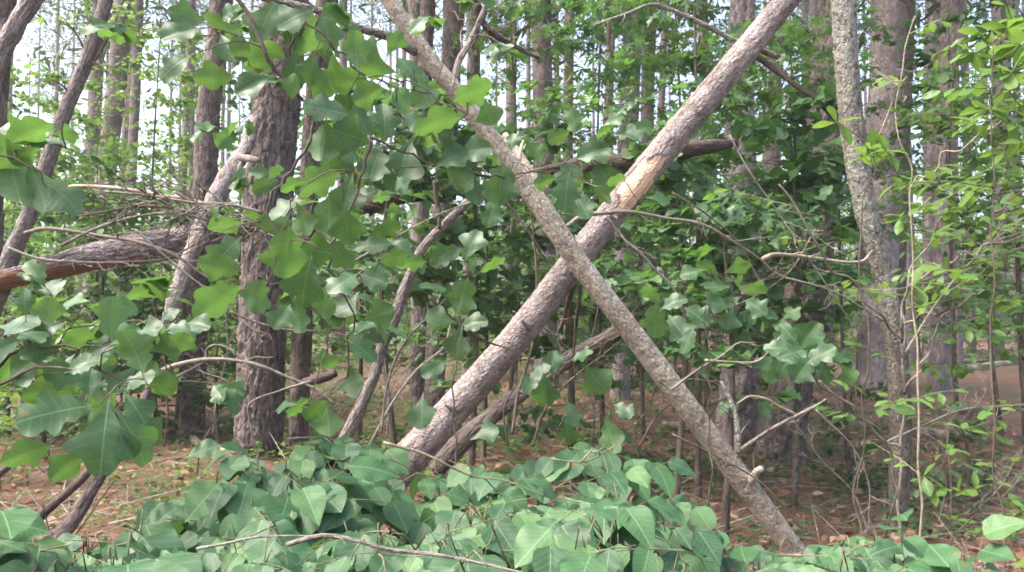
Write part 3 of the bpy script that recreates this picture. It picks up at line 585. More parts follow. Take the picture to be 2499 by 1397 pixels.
# ------------------------------------------------------------------ fallen logs and loose boughs
def log(name, label, pts, ws, d0, d1, mat, m=36, step=.03, disp=None, cat='log', seed=0, tintf=None, jag=.0, part='stem', br=()):
    q = pxpath(pts, d0, d1); rr = [W(w_, d0 + (d1 - d0) * i / max(1, len(ws) - 1)) for i, w_ in enumerate(ws)]
    t = thing(name, label, cat, q[0]); random.seed(seed); mb = MB(); c = tube(mb, q, rr, m, step=step, disp=disp, tintf=tintf, jag=jag); mb.build(part, mat, t)
    return t, c
def tfL(s, th, D, b):
    out = np.zeros((len(s), len(th)))
    for i in range(len(s)):
        for j in range(len(th)):
            dv = D[i, j]; nz = noise.noise(Vector((b[i, j][0] * 8, b[i, j][1] * 8, b[i, j][2] * 3)))
            v = (-dv[2] * .8 - dv[1] * .45) + nz * .9 + (s[i] - .76) * 2.0 + .35 * noise.noise(Vector((b[i, j][0] * 30, b[i, j][1] * 30, b[i, j][2] * 5)))
            out[i, j] = min(max(v * 2, 0), 1)
    return out
log('broken_log', 'broken grey log with torn orange heartwood at its left end', [(610,552,6.8),(540,575,6.7),(450,590,6.6),(350,605,6.5),(250,622,6.5),(140,650,6.3),(20,680,6.05),(-40,694,6.0)], [50,62,80,78,72,64,50,34], 6.8, 6.0, B_BROKEN, 90, .016, bark_disp(.04,.16,.012,.005,.6,.02), seed=61, tintf=tfL, jag=.16)
log('fallen_tree', 'dark fallen limb bending behind the oak leaves left of centre', [(840,540,7.2),(900,500,7.2),(980,480,7.2),(1080,468,7.2),(1160,462,7.3)], [60,56,42,34,14], 7.2, 7.3, B_DARK, 36, .03, bark_disp(.04,.1,.008,.003,.5,.015), seed=62)
log('fallen_tree', 'long brown fallen trunk suspended behind the thick leaning pine', [(1290,425,5.9),(1430,400,5.9),(1520,395,5.9),(1640,372,5.9),(1740,358,5.95),(1800,350,6.0)], [20,38,34,40,34,14], 5.9, 6.0, B_DARK, 40, .03, bark_disp(.04,.12,.008,.003,.5,.02), seed=63)
log('fallen_branch', 'pale mossy limb lying across the right background', [(2190,300,9.5),(2240,290,9.5),(2300,288,9.6),(2420,270,9.8),(2540,262,10)], [34,30,24,18,14], 9.5, 10, B_LICH, 20, .05, lump(.01), seed=64)
log('fallen_log', 'brown log leaning low behind the thick pine and mirroring its slope', [(1060,1150,6.6),(1120,1085,6.6),(1200,1015,6.6),(1290,945,6.6),(1400,870,6.6),(1500,818,6.5),(1560,765,6.5)], [50,52,48,43,34,34,26], 6.6, 6.5, B_PINE, 56, .025, bark_disp(.035,.08,.009,.003,.5,.02), seed=65, jag=.05)
log('leaning_branch', 'crooked dark leaning stem left of centre rising toward the fallen limb', [(835,1085,5.9),(870,1015,5.9),(912,920,5.9),(935,840,5.9),(965,770,5.9),(990,700,5.9),(1030,610,5.9),(1085,550,5.9),(1150,485,5.9)], [34,34,32,30,34,30,26,24,20], 5.9, 5.9, B_LEAN, 36, .02, bark_disp(.018,.09,.006,.002,.4,.012), seed=66, cat='branch')
t, c = log('dead_branch', 'thin dark crook hanging beside the crooked leaning stem', [(1072,560,5.8),(1072,520,5.8),(1064,480,5.8),(1060,440,5.8)], [10,11,12,8], 5.8, 5.8, B_DARK, 10, .03, lump(.003), seed=67, cat='branch')
log('fallen_branch', 'brown forked stem leaning at the lower left below the drooping leaves', [(120,1330,4.7),(170,1280,4.7),(215,1210,4.75),(260,1140,4.8),(300,1085,4.85),(340,1010,4.9),(372,930,4.95)], [44,42,34,30,28,24,20], 4.7, 4.95, B_PINE, 36, .025, bark_disp(.02,.09,.006,.002,.4,.012), seed=68, cat='branch')
log('fallen_branch', 'thinner dark pole crossing the forked stem at the lower left', [(60,1300,4.4),(110,1250,4.45),(190,1180,4.5),(245,1120,4.55),(290,1060,4.6),(330,980,4.7)], [26,24,22,20,18,14], 4.4, 4.7, B_DARK, 24, .03, lump(.006), seed=69, cat='branch')
log('fallen_branch', 'short dark pole poking in at the left edge low down', [(-60,1200,4.2),(0,1155,4.2),(32,1130,4.2)], [18,18,12], 4.2, 4.2, B_DARK, 16, .03, lump(.004), seed=70, cat='branch')
log('leaning_branch', 'short dark limb end beside the foot of the massive pine', [(740,935,7.6),(790,922,7.6),(820,910,7.6)], [22,24,20], 7.6, 7.6, B_DARK, 16, .03, lump(.006), seed=71, cat='branch')
def glog(label, a, b, w0, w1, mat=B_DEAD, seed=0, lift=.5, name='fallen_log'):
    pa = P(a[0], a[1], gdist(a[1])); pb = P(b[0], b[1], gdist(b[1]))
    ra, rb = W(w0, gdist(a[1])), W(w1, gdist(b[1]))
    n = 6; q = []
    rng = np.random.default_rng(seed)
    for i in range(n):
        f = i / (n - 1); x = pa * (1 - f) + pb * f; x[2] = float(terr(x[0], x[1])) + (ra * (1 - f) + rb * f) * lift + rng.uniform(0, .02); x[:2] += rng.normal(0, .04, 2); q.append(x)
    t = thing(name, label, 'log', q[0]); mb = MB(); random.seed(seed); tube(mb, q, [ra, rb], 16, step=.08, disp=lump(ra * .25, 4)); mb.build('stem', mat, t)
    r2 = np.random.default_rng(seed); bm = MB()
    twiggy(bm, [q[2], q[2] + A([.2, -.1, .25]), q[2] + A([.35, -.1, .5])], ra * .3, .004, 2, r2, 4, .5); bm.build('branch', B_DEAD, t)
glog('long thin log on the ground left of the massive pine foot', (300,1035), (585,1108), 18, 20, B_PALE, 81)
glog('pale log on the ground behind the leaning trunks, right of centre', (1490,952), (1750,928), 20, 24, B_PALE, 82, .9)
glog('pale grey log lying far back at the right', (2230,905), (2560,880), 20, 16, B_PALE, 83)
glog('second grey log just behind the far right one', (2290,884), (2600,872), 12, 12, B_DEAD, 84)
glog('weathered broken log on the needles at the right', (2240,1075), (2400,1090), 34, 22, B_DEAD, 85)
glog('brown log lying across the needles near the right edge', (2350,1010), (2620,1000), 16, 16, B_PINE, 86)
glog('long pale branch on the floor between the crossing trunks', (1100,1045), (1480,1020), 12, 9, B_PALE, 87)
glog('low log on the floor behind the flared pine', (1620,1040), (1850,1062), 22, 16, B_PALE, 88)
glog('thin brown stick lying at the lower right', (2230,1300), (2520,1270), 18, 10, B_DEAD, 89)
glog('grey stick slanting on the ground at the lower right', (2090,1330), (2260,1215), 14, 9, B_DEAD, 90)
glog('fallen log far behind the leaves at the left', (-60,905), (260,935), 16, 14, B_DEAD, 91)

# boughs traced from the photograph at their own distance
def bough(label, pts, w0, w1, d0, d1=None, mat=B_DEAD, depth=1, n=6, seed=0, name='dead_branch', cat='branch', lenf=.4, m=8, group=None, up=0.0):
    q = pxpath(pts, d0, d1); t = thing(name, label, cat, q[0], group); rr = np.random.default_rng(seed); random.seed(seed); bm = MB()
    r = W(w0, d0); q = np.vstack([q, q[-1] + (q[-1] - q[-2]) * .5]); twiggy(bm, q, r, min(W(w1, d1 or d0), r * .45), depth, rr, n, lenf, m, step=.03, disp=lump(r * .25, 7), up=up); bm.build('stem', mat, t); return t, q
bough('long snaking pale bough crossing in front of the thick leaning pine', [(1385,552),(1420,528),(1480,520),(1540,518),(1620,532),(1690,542),(1740,560),(1800,598),(1850,630),(1900,672),(1960,690),(2040,715),(2150,780)], 11, 6, 4.0, 4.6, B_DEAD, 1, 8, 101, lenf=.2)
bough('pale wavy twig branching right from the snaking bough', [(1862,632),(1890,622),(1940,624),(2000,632),(2060,640),(2105,638),(2122,620)], 11, 6, 4.2, 4.5, B_PALE, 1, 4, 102, lenf=.2)
bough('thin forked twig dropping right of the crossing point', [(1480,530),(1520,580),(1570,625),(1600,660),(1640,700),(1660,740),(1672,775)], 8, 4, 4.1, 4.2, B_DEAD, 2, 7, 103, lenf=.35)
bough('dark arching limb at top centre ending in a hooked stub', [(1900,140),(1850,120),(1790,98),(1720,62),(1640,25),(1590,12),(1540,30),(1480,52)], 15, 16, 5.6, 5.3, B_LICH, 1, 5, 104, lenf=.2)
bough('hooked dark end piece hanging from the arching limb', [(1484,50),(1486,85),(1485,110),(1494,132)], 12, 5, 5.3, 5.3, B_DARK, 0, 0, 105)
bough('curved dark limb falling from the top centre behind the pale fork', [(1165,10),(1175,50),(1205,85),(1240,105),(1290,130)], 20, 20, 6.0, 6.2, B_DARK, 2, 8, 106, lenf=.6)
bough('bough sloping down right behind the lichened tree top', [(1850,140),(1900,175),(1950,215),(2000,250),(2060,320)], 18, 15, 6.4, 6.2, B_DARK, 1, 5, 107)
bough('pale weathered bough over the twig tangle at the left', [(140,462),(200,455),(300,462),(400,478),(470,488),(512,502)], 11, 8, 5.7, 5.6, B_PALE, 2, 9, 108, lenf=.4)
bough('dark bough under the twig tangle resting on the broken log', [(60,570),(110,558),(180,566),(240,575),(330,590),(420,620),(480,660)], 11, 6, 5.6, 5.7, B_DEAD, 2, 10, 109, lenf=.4)
TMIN[0] = .0042
bough('stiff dead twigs fanning over the middle of the broken log', [(150,600),(230,560),(330,530),(430,520),(520,540)], 9, 4, 5.6, 5.5, B_DEAD, 3, 12, 131, lenf=.5)
bough('crowded bare twigs hanging in front of the snag', [(640,520),(560,500),(470,495),(380,480),(280,470)], 10, 4, 5.5, 5.4, B_DEAD, 3, 12, 132, lenf=.45)
bough('fine dead twig mass between the left trunks and the snag', [(600,590),(520,545),(430,510),(340,505),(240,520)], 10, 4, 5.6, 5.4, B_TWIG, 3, 13, 110, lenf=.6)
bough('spidery twigs bristling at the right end of the tangle', [(430,470),(480,500),(540,530),(620,560),(700,590)], 9, 4, 5.5, 5.3, B_TWIG, 3, 12, 111, lenf=.55)
bough('thin pale twigs draped over the face of the broken log', [(20,605),(90,630),(180,640),(300,640),(410,630),(500,580)], 7, 4, 5.7, 5.7, B_DEAD, 2, 9, 112, lenf=.35)
TMIN[0] = .0024
bough('arching grey branch in front of the massive pine foot', [(350,930),(420,895),(500,878),(570,880),(640,895),(700,920),(760,945),(798,972)], 13, 7, 4.0, 4.0, B_DEAD, 1, 5, 113, lenf=.3)
bough('second arching twig beneath the grey branch at the left', [(420,925),(460,905),(500,880),(505,850),(540,843),(580,870)], 8, 5, 4.0, 4.0, B_DEAD, 1, 3, 114, lenf=.3)
bough('bent pale twig hanging before the massive pine', [(760,930),(735,938),(680,955),(610,985),(612,1040),(630,1110)], 6, 3, 3.9, 3.9, B_DEAD, 0, 2, 115)
bough('twiggy dead branch in the middle below the crossing', [(1640,950),(1700,905),(1760,870),(1800,838),(1830,838)], 7, 4, 4.4, 4.4, B_DEAD, 2, 7, 116, lenf=.4)
bough('branching dead twig left of the pale oak leaf cluster', [(1720,880),(1790,885),(1850,882),(1890,840),(1915,810)], 8, 4, 4.3, 4.3, B_DEAD, 2, 5, 117, lenf=.35)
bough('bare brush thicket behind the crossing, centre right', [(1700,1080),(1730,960),(1720,850),(1740,760)], 8, 3, 6.2, 6.4, B_TWIG, 3, 9, 118, lenf=.5)
bough('thin dead sapling left of centre between the two stems', [(1250,1060),(1265,960),(1300,840),(1310,720),(1305,600),(1290,480)], 8, 3, 5.9, 6.0, B_TWIG, 2, 9, 119, lenf=.35)
bough('pale slender twig under the oak leaves reaching the trunk', [(1190,445),(1240,500),(1285,560),(1320,610)], 7, 5, 4.4, 4.6, B_DEAD, 1, 5, 120, lenf=.35)
bough('slanting grey branch low behind the thick pine', [(900,1090),(960,980),(1020,900),(1080,850),(1100,790)], 7, 4, 5.5, 5.8, B_DEAD, 2, 7, 121, lenf=.35)
bough('dark curving twig from the centre leaves to the middle', [(1050,730),(1120,790),(1180,830),(1235,850)], 6, 3, 4.2, 4.4, B_TWIG, 1, 5, 122)
bough('dead twig spray in the brush right of the massive pine', [(930,1060),(945,940),(985,840),(1060,760)], 7, 3, 5.2, 5.4, B_TWIG, 2, 8, 123, lenf=.45)
bough('bare twigs in the gap below the crossing trunks', [(1300,1090),(1330,1000),(1390,930),(1480,860)], 6, 3, 5.7, 5.9, B_TWIG, 3, 7, 124, lenf=.5)
bough('brushy dead limb left of the flared pine', [(1560,1090),(1600,1020),(1660,960),(1690,880)], 6, 3, 5.6, 5.9, B_TWIG, 3, 7, 125, lenf=.5)
bough('long sloping twig above the leaves at the centre left', [(860,640),(930,600),(1000,560),(1080,520),(1160,490)], 6, 3, 4.0, 4.2, B_DEAD, 1, 5, 126)
bough('curved twig crossing the lower half of the massive pine', [(560,760),(620,785),(700,805),(800,810),(880,830)], 6, 4, 3.4, 3.4, B_TWIG, 1, 3, 127, lenf=.2)
bough('long thin curve of twig right of the massive pine', [(680,690),(710,720),(760,745),(820,742),(870,700),(930,640)], 6, 4, 3.3, 3.4, B_TWIG, 0, 2, 128)

# ------------------------------------------------------------------ far forest
def copy_thing(t, loc, rz, s, label, group=None, dsame=True):
    r = t.copy(); link(r); r.location = tuple(map(float, loc)); r.rotation_euler = (0, 0, rz); r.scale = (s, s, s)
    r['label'] = label
    if group: r['group'] = group
    for ch in [o for o in sc.objects if o.parent == t]:
        c = ch.copy(); link(c); c.parent = r
    return r
ORD = ['', 'nearest', 'second nearest', 'third nearest', 'fourth nearest', 'fifth nearest', 'sixth nearest', 'seventh nearest', 'eighth nearest', 'ninth nearest', 'tenth nearest', 'eleventh nearest', 'twelfth nearest', 'thirteenth nearest', 'fourteenth nearest', 'fifteenth nearest', 'sixteenth nearest', 'seventeenth nearest', 'eighteenth nearest', 'nineteenth nearest', 'twentieth nearest']
def landmark(px):
    for x, n in ((60, 'the left edge trunks'), (250, 'the slender left trunks'), (430, 'the broken grey log'), (570, 'the purplish pine'), (780, 'the massive furrowed pine'), (980, 'the hanging oak leaves'), (1130, 'the purple-brown trunk at top centre'),
                 (1270, 'the fork of the slimmer leaning trunk'), (1400, 'the straight pale pine'), (1600, 'the crossing of the leaning trunks'), (1760, 'the thick leaning pine'), (1900, 'the flared pine'), (2060, 'the dark furrowed pine'),
                 (2200, 'the lichened tree'), (2350, 'the rough pine at upper right'), (9999, 'the right edge saplings')):
        if px < x: return n
def far_trunks():
    rng = np.random.default_rng(200); protos = []
    labs = ['pale thin pine trunk among the many standing far back in the forest', 'slim grey distant pine trunk without low branches, deep in the stand',
            'distant pine trunk with short dead snags along it, deep in the stand']
    for k in range(5):
        random.seed(k); lean = rng.normal(0, .35, 2)
        p = [A([0, 0, -.4]), A([lean[0] * .2, lean[1] * .2, 4]), A([lean[0], lean[1], 10]), A([lean[0] * 1.4, lean[1], 17]), A([lean[0] * 1.6, lean[1], 30])]
        t = thing('pine_tree', labs[k % 3], 'tree', (0, 0, 0), 'distant pine trunks')
        mb = MB(); c = tube(mb, p, [.16, .14, .12, .1, .05], 10, step=.5, disp=lump(.02)); mb.build('trunk', B_FAR, t)
        bm = MB(); lb = LB(); 
        for j in range(16):
            i = rng.integers(len(c) // 10, len(c) - 3); a = rng.uniform(0, 6.28); v = A([math.cos(a), math.sin(a), .1]); L = rng.uniform(.4, 1.6)
            twiggy(bm, [c[i], c[i] + v * L * .5, c[i] + v * L - UP * .12], .012, .004, 1, rng, 5, .4, 4)
        bm.build('branch', B_TWIG, t)
        bm = MB(); P_, D_, N__ = [], [], []               # high needle crown
        for j in range(260):
            z = rng.uniform(20, 30); a = rng.uniform(0, 6.28); R = rng.uniform(.3, 2.6) * (1 - abs(z - 24) / 12)
            o = A([lean[0] * 1.4 + math.cos(a) * R, lean[1] + math.sin(a) * R, z])
            for q in range(10): P_.append(o + rng.normal(0, .14, 3)); D_.append(rng.normal(0, 1, 3) + UP * .3); N__.append(rng.normal(0, 1, 3))
        leaves(bm, P_, D_, N__, .22, 'lin', 0, rng); bm.build('crown', L_NEED, t); protos.append(t)
    n = 0; used = [False] * 5; tries = 0; rank = {}; sp = []
    while n < 95 and tries < 4000:
        tries += 1
        dd = 15 + 60 * rng.random() ** 1.2; px = rng.uniform(-150, 2650)
        if dd < 24 and rng.random() < .6: continue
        sp.append((dd, px)); n += 1
    for dd, px in sorted(sp):
        p = P(px, HOR, dd); p[2] = float(terr(p[0], p[1])); k = rng.integers(5); s = rng.uniform(.75, 1.35)
        lm = landmark(px); rank[lm] = rank.get(lm, 0) + 1; lb_ = ORD[rank[lm]] + ' thin pale pine trunk standing far behind ' + lm
        if not used[k]:
            protos[k].location = tuple(p); protos[k].scale = (s, s, s); used[k] = True; protos[k]['label'] = lb_
        else: copy_thing(protos[k], p, rng.uniform(0, 6.28), s, lb_, 'distant pine trunks')
far_trunks()
def leafy_tree(name, label, cat, loc, h, r, nl, per, sz, kind, lod, lmat, bmat, seed, group=None, zlo=.12, tr=.03, cluster=.22, tilt=.5, droop=.15, lean=(0, 0), flat=.35, limbr=1.0):
    rng = np.random.default_rng(seed); random.seed(seed); base = A(loc, dtype=float) if not isinstance(loc, np.ndarray) else loc
    t = thing(name, label, cat, base, group)
    top = base + A([lean[0], lean[1], h]); mid = base + A([lean[0] * .3 + rng.normal(0, .08), lean[1] * .3, h * .5])
    mb = MB(); c = tube(mb, [base - UP * .1, mid, top], [tr, tr * .65, tr * .15], 8, step=.12, disp=lump(tr * .2)); lf = MB(); P_, D_, N__, S_, T_ = [], [], [], [], []
    for k in range(nl):
        f = zlo + (1 - zlo) * (k + rng.random()) / nl; i = min(int(f * (len(c) - 1)), len(c) - 2); a = k * 2.4 + rng.normal(0, .5)
        L = r * (1.05 - .75 * max(0, f - .35)) * rng.uniform(.45, 1.1); el = rng.uniform(.0, .55)
        dd = norm(A([math.cos(a), math.sin(a), el])); q = [c[i]]
        for _ in range(5): dd = norm(dd + rng.normal(0, .12, 3) - UP * droop * .4); q.append(q[-1] + dd * L / 5)
        rr = tr * .35 * limbr * (1.1 - f); lc = tube(mb, q, [rr, .0025], 5, step=.1)
        lt = rng.uniform(.1, .9)
        for j in range(max(3, per // 5)):
            g = rng.uniform(.2, 1) ** .7; b = lc[min(int(g * (len(lc) - 1)), len(lc) - 1)]; tv = norm(rng.normal(0, 1, 3) * A([1, 1, .25]) + dd * .8)
            tl = L * cluster * rng.uniform(.6, 1.5); e = b + tv * tl; tube(mb, [b, (b + e) / 2 + UP * .01, e], [.002, .0012], 3, capr=False)
            for x in range(5):
                p = b + (e - b) * rng.uniform(.3, 1) + rng.normal(0, 1, 3) * A([.05, .05, .05 * flat]); dv = tv + rng.normal(0, .8, 3) * A([1, 1, .4]) - UP * droop
                P_.append(p); D_.append(dv); N__.append(UP + rng.normal(0, tilt, 3)); S_.append(sz * rng.uniform(.6, 1.2)); T_.append(np.clip(lt + rng.normal(0, .2), 0, 1))
    leaves(lf, P_, D_, N__, A(S_), kind, lod, rng, A(T_))
    mb.build('trunk', bmat, t); lf.build('crown', lmat, t); return t
def far_understory():
    rng = np.random.default_rng(300); protos = []
    for k in range(5):
        protos.append(leafy_tree('understory_tree', 'x', 'tree', (0, 0, 0), [5, 6.5, 4, 7.5, 5.5][k], [1.7, 1.9, 1.5, 2.0, 1.6][k], [34, 40, 26, 44, 36][k], 75, .12, 'ovate', 0, L_FAR, B_TWIG, 310 + k,
                      'leafy understory trees far behind', tr=.05, zlo=.08, cluster=.3))
    spots = []
    for px in range(-150, 760, 80): spots.append((px + rng.uniform(-30, 30), rng.uniform(15, 26), rng.uniform(.7, 1.05)))
    for px in range(-150, 2700, 95): spots.append((px + rng.uniform(-30, 30), rng.uniform(24, 34), rng.uniform(.8, 1.15)))
    for px in range(-200, 2750, 80): spots.append((px + rng.uniform(-40, 40), rng.uniform(38, 62), rng.uniform(1.0, 1.7)))
    for px in range(1150, 2000, 90): spots.append((px + rng.uniform(-30, 30), rng.uniform(14, 20), rng.uniform(.8, 1.1)))
    used = set(); spots.sort(key=lambda q: q[1]); rank = {}
    for px, dd, s in spots:
        k = int(rng.integers(5)); p = P(px, HOR, dd); p[2] = float(terr(p[0], p[1])) - .05; lm = landmark(px); rank[lm] = rank.get(lm, 0) + 1
        lab = ORD[rank[lm]] + ' bright green understory tree behind ' + lm
        if k not in used:
            used.add(k); t = protos[k]; t.location = tuple(p); t.scale = (s, s, s); t['label'] = lab
        else: copy_thing(protos[k], p, rng.uniform(0, 6.28), s, lab)
far_understory()

# ------------------------------------------------------------------ mid-distance saplings
def sap(label, px, dd, h, r, kind, sz, nl, per, mat, seed, bm=B_TWIG, lod=2, **k):
    p = P(px, HOR, dd); p[2] = float(terr(p[0], p[1])); name = {'red': 'oak_sapling', 'oak': 'oak_sapling'}.get(kind, 'sapling')
    return leafy_tree(name, label, 'sapling', p, h, r, nl, per, sz, kind, lod, mat, bm, seed, **k)
sap('pointed-leaved oak sapling filling the space above the crossing point', 1475, 7.6, 5.0, 1.4, 'red', .14, 25, 46, L_RED, 401, zlo=.3, cluster=.3)
sap('pointed-leaved oak sapling behind the middle of the thick leaning pine', 1700, 6.6, 4.6, 1.35, 'red', .135, 28, 46, L_RED, 402, zlo=.42, cluster=.3)
sap('dark oak sapling between the flared pine and the lichened tree', 1935, 6.9, 4.2, 1.2, 'red', .13, 20, 40, L_RED, 403, zlo=.45, cluster=.3)
sap('dim oak sapling behind the crossing trunks left of the crossing', 1180, 8.2, 3.6, 1.1, 'red', .13, 18, 40, L_RED, 404, zlo=.3, cluster=.3)
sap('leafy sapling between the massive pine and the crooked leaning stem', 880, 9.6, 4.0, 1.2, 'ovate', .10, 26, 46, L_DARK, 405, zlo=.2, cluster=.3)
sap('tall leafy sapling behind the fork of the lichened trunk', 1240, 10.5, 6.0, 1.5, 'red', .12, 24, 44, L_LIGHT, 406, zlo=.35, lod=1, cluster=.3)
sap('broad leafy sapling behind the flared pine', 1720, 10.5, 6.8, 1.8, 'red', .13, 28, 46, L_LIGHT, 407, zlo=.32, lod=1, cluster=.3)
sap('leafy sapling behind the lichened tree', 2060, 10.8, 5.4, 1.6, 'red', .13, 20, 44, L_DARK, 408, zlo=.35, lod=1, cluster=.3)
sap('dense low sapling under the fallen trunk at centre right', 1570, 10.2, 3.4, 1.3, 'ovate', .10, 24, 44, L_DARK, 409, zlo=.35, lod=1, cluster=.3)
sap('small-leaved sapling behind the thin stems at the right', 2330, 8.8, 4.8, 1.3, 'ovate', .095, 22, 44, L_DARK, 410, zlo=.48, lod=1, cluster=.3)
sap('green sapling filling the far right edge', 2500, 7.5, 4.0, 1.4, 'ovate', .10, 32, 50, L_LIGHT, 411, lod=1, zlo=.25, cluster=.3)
sap('low leafy bush on the floor at the right between pines', 2080, 7.2, .9, .6, 'ovate', .06, 12, 24, L_DARK, 412, lod=1)
sap('waist-high green bush right of the lichened tree foot', 2330, 6.4, .7, .5, 'ovate', .06, 9, 20, L_DARK, 413, lod=1)
sap('bright leafy maple-like sapling between the left slender trunks and the broken snag', 385, 11.5, 6.2, 1.6, 'ovate', .10, 40, 55, L_LIGHT, 414, lod=1, zlo=.15, cluster=.32)
sap('bright leafy sapling behind the curved leaning trunk at the far left', 60, 11.0, 5.0, 1.5, 'ovate', .10, 36, 55, L_LIGHT, 415, lod=1, zlo=.12, cluster=.32)
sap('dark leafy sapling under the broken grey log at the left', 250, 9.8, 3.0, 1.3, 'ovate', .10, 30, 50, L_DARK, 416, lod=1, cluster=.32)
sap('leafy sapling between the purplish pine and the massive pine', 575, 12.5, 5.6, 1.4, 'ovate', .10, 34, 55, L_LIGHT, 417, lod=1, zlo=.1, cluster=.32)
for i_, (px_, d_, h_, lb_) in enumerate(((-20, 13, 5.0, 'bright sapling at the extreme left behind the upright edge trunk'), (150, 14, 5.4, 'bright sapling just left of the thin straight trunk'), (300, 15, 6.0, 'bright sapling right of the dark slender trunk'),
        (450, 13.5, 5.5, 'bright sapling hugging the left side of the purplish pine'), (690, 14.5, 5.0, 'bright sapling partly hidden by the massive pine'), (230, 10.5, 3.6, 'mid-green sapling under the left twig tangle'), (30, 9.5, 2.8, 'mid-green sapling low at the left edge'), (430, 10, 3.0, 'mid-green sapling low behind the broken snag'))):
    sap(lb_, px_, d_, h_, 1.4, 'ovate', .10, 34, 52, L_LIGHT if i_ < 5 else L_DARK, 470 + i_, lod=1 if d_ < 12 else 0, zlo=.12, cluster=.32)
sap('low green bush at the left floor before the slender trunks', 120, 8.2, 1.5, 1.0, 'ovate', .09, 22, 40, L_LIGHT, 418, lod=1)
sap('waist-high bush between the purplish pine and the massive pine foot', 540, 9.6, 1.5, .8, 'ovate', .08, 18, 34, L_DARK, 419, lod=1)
sap('knee-high oak seedling in the gap beneath the crossing trunks', 1400, 7.4, 1.5, .7, 'oak', .11, 12, 18, L_RED, 420, zlo=.3)
sap('dim broadleaf seedling low between the leaning stem and the thick pine', 1140, 7.6, 2.0, .6, 'oak', .13, 12, 18, L_RED, 421, zlo=.3)
sap('tall thin sapling whose leaves crowd the top centre right', 1640, 12.5, 8.0, 1.8, 'ovate', .11, 34, 55, L_LIGHT, 422, lod=1, zlo=.4, cluster=.32)
sap('small broadleaf sapling in front of the flared pine', 1760, 5.4, 2.3, .55, 'oak', .12, 12, 22, L_RED, 423, zlo=.45)
sap('thin-leaved sapling at the right before the far logs', 2440, 9.5, 3.4, 1.1, 'obov', .10, 20, 40, L_DARK, 424, lod=1, zlo=.4)

# ------------------------------------------------------------------ foreground oak
def offlog(p):                # keep the foreground twigs out of the line of the two big leaning trunks
    v = p - CAMP; k = v[1] * math.cos(PITCH) + v[2] * math.sin(PITCH); x = CX + FPX * v[0] / k; y = CY - FPX * (v[2] * math.cos(PITCH) - v[1] * math.sin(PITCH)) / k
    bx = np.interp(y, [-5, 135, 245, 385, 520, 640, 835, 1010, 1200], [945, 1040, 1130, 1235, 1330, 1410, 1560, 1690, 1830]); ax = np.interp(y, [-5, 220, 440, 630, 835, 1118], [1925, 1740, 1560, 1410, 1250, 1000])
    return abs(x - bx) < 120 or abs(x - ax) < 130
def grow_leaves(t, rows, limbs, dflt, kind, lod, mat, bmat, seed, name='foliage', lodepth=.25, tw=.0022, wname='twig', fillers=None):
    rng = np.random.default_rng(seed); random.seed(seed)
    nodes = np.concatenate(limbs); ls = []; fa = []
    for r in rows:
        px, py, L, ang, f = r[:5]; dd = (r[5] if len(r) > 5 else dflt) + rng.uniform(-lodepth, lodepth)
        ctr = P(px, py, dd); a = math.radians(ang + rng.uniform(-8, 8)); tc = norm(CAMP - ctr)
        tl = rng.uniform(-.1, .7) * (1 if f >= .5 else -.6)
        u = A([math.cos(a), 0, math.sin(a)]); dv = norm(u * math.cos(tl) + tc * math.sin(tl))
        n = norm((tc if f >= .5 else -tc) * rng.uniform(.8, 1.2) + UP * rng.uniform(.5, 1.0) + rng.normal(0, .18, 3))
        sz = L * dd / FPX * 1.04; b = ctr - dv * sz * .5
        ls.append((b, dv, n, sz, np.clip((1 - f) * .75 + rng.uniform(0, .3), 0, 1)))
    todo = list(range(len(ls))); done = nodes; comp = [-1] * len(nodes); wbs = []
    def piece(k):
        if comp[k] < 0: wbs.append(MB()); return len(wbs) - 1
        return comp[k]
    while todo:
        B_ = A([ls[i][0] for i in todo]); dm = np.linalg.norm(B_[:, None] - done[None], axis=2); j = dm.min(1).argmin(); k = dm[j].argmin(); i = todo.pop(j)
        a, b = done[k], ls[i][0]; D = np.linalg.norm(b - a); sag = UP * D * .1
        pet = b - ls[i][1] * min(.03, D * .3)
        ci = piece(k); cc_ = tube(wbs[ci], [a, (a + pet) / 2 + sag + rng.normal(0, D * .06, 3), pet, b], [tw * min(1.6, 1 + D), tw * .8, tw * .5], 5, step=.03)
        done = np.vstack([done, cc_[1:-2]]); comp += [ci] * len(cc_[1:-2])
    mb = MB(); leaves(mb, A([l[0] for l in ls]), A([l[1] for l in ls]), A([l[2] for l in ls]), A([l[3] for l in ls]), kind, lod, rng, A([l[4] for l in ls]))
    if fillers:
        lb = LB()
        for (x0, y0, x1, y1, n, d0, d1, sz) in fillers:
            for _ in range(n):
                dd = rng.uniform(d0, d1); p = P(rng.uniform(x0, x1), rng.uniform(y0, y1), dd); k = np.linalg.norm(done - p, axis=1).argmin(); a = done[k]
                if offlog(p): continue
                ci = piece(k); wb = wbs[ci]; tube(wb, [a, (a + p) / 2 + UP * .03, p], [tw, tw * .7], 4, capr=False, step=.05)
                v = norm(p - a) + rng.normal(0, .4, 3) + UP * .1; spray(wb, lb, p, v, rng.uniform(.12, .25), rng.integers(4, 7), sz, rng, 'tip', droop=.3, face=.25, tilt=.5, tb=(.0, .9)); done = np.vstack([done, p]); comp.append(ci)
        lb.flush(mb, kind, lod, rng)
    mb.build(name, mat, t)
    for wb in wbs: wb.build(wname, bmat, t)
tp = thing('oak_tree', 'broad-leaved oak reaching in from the left with large drooping lobed leaves', 'tree', G(-2.35, 2.35))
mb = MB(); x0, y0 = -2.35, 2.35; random.seed(500)
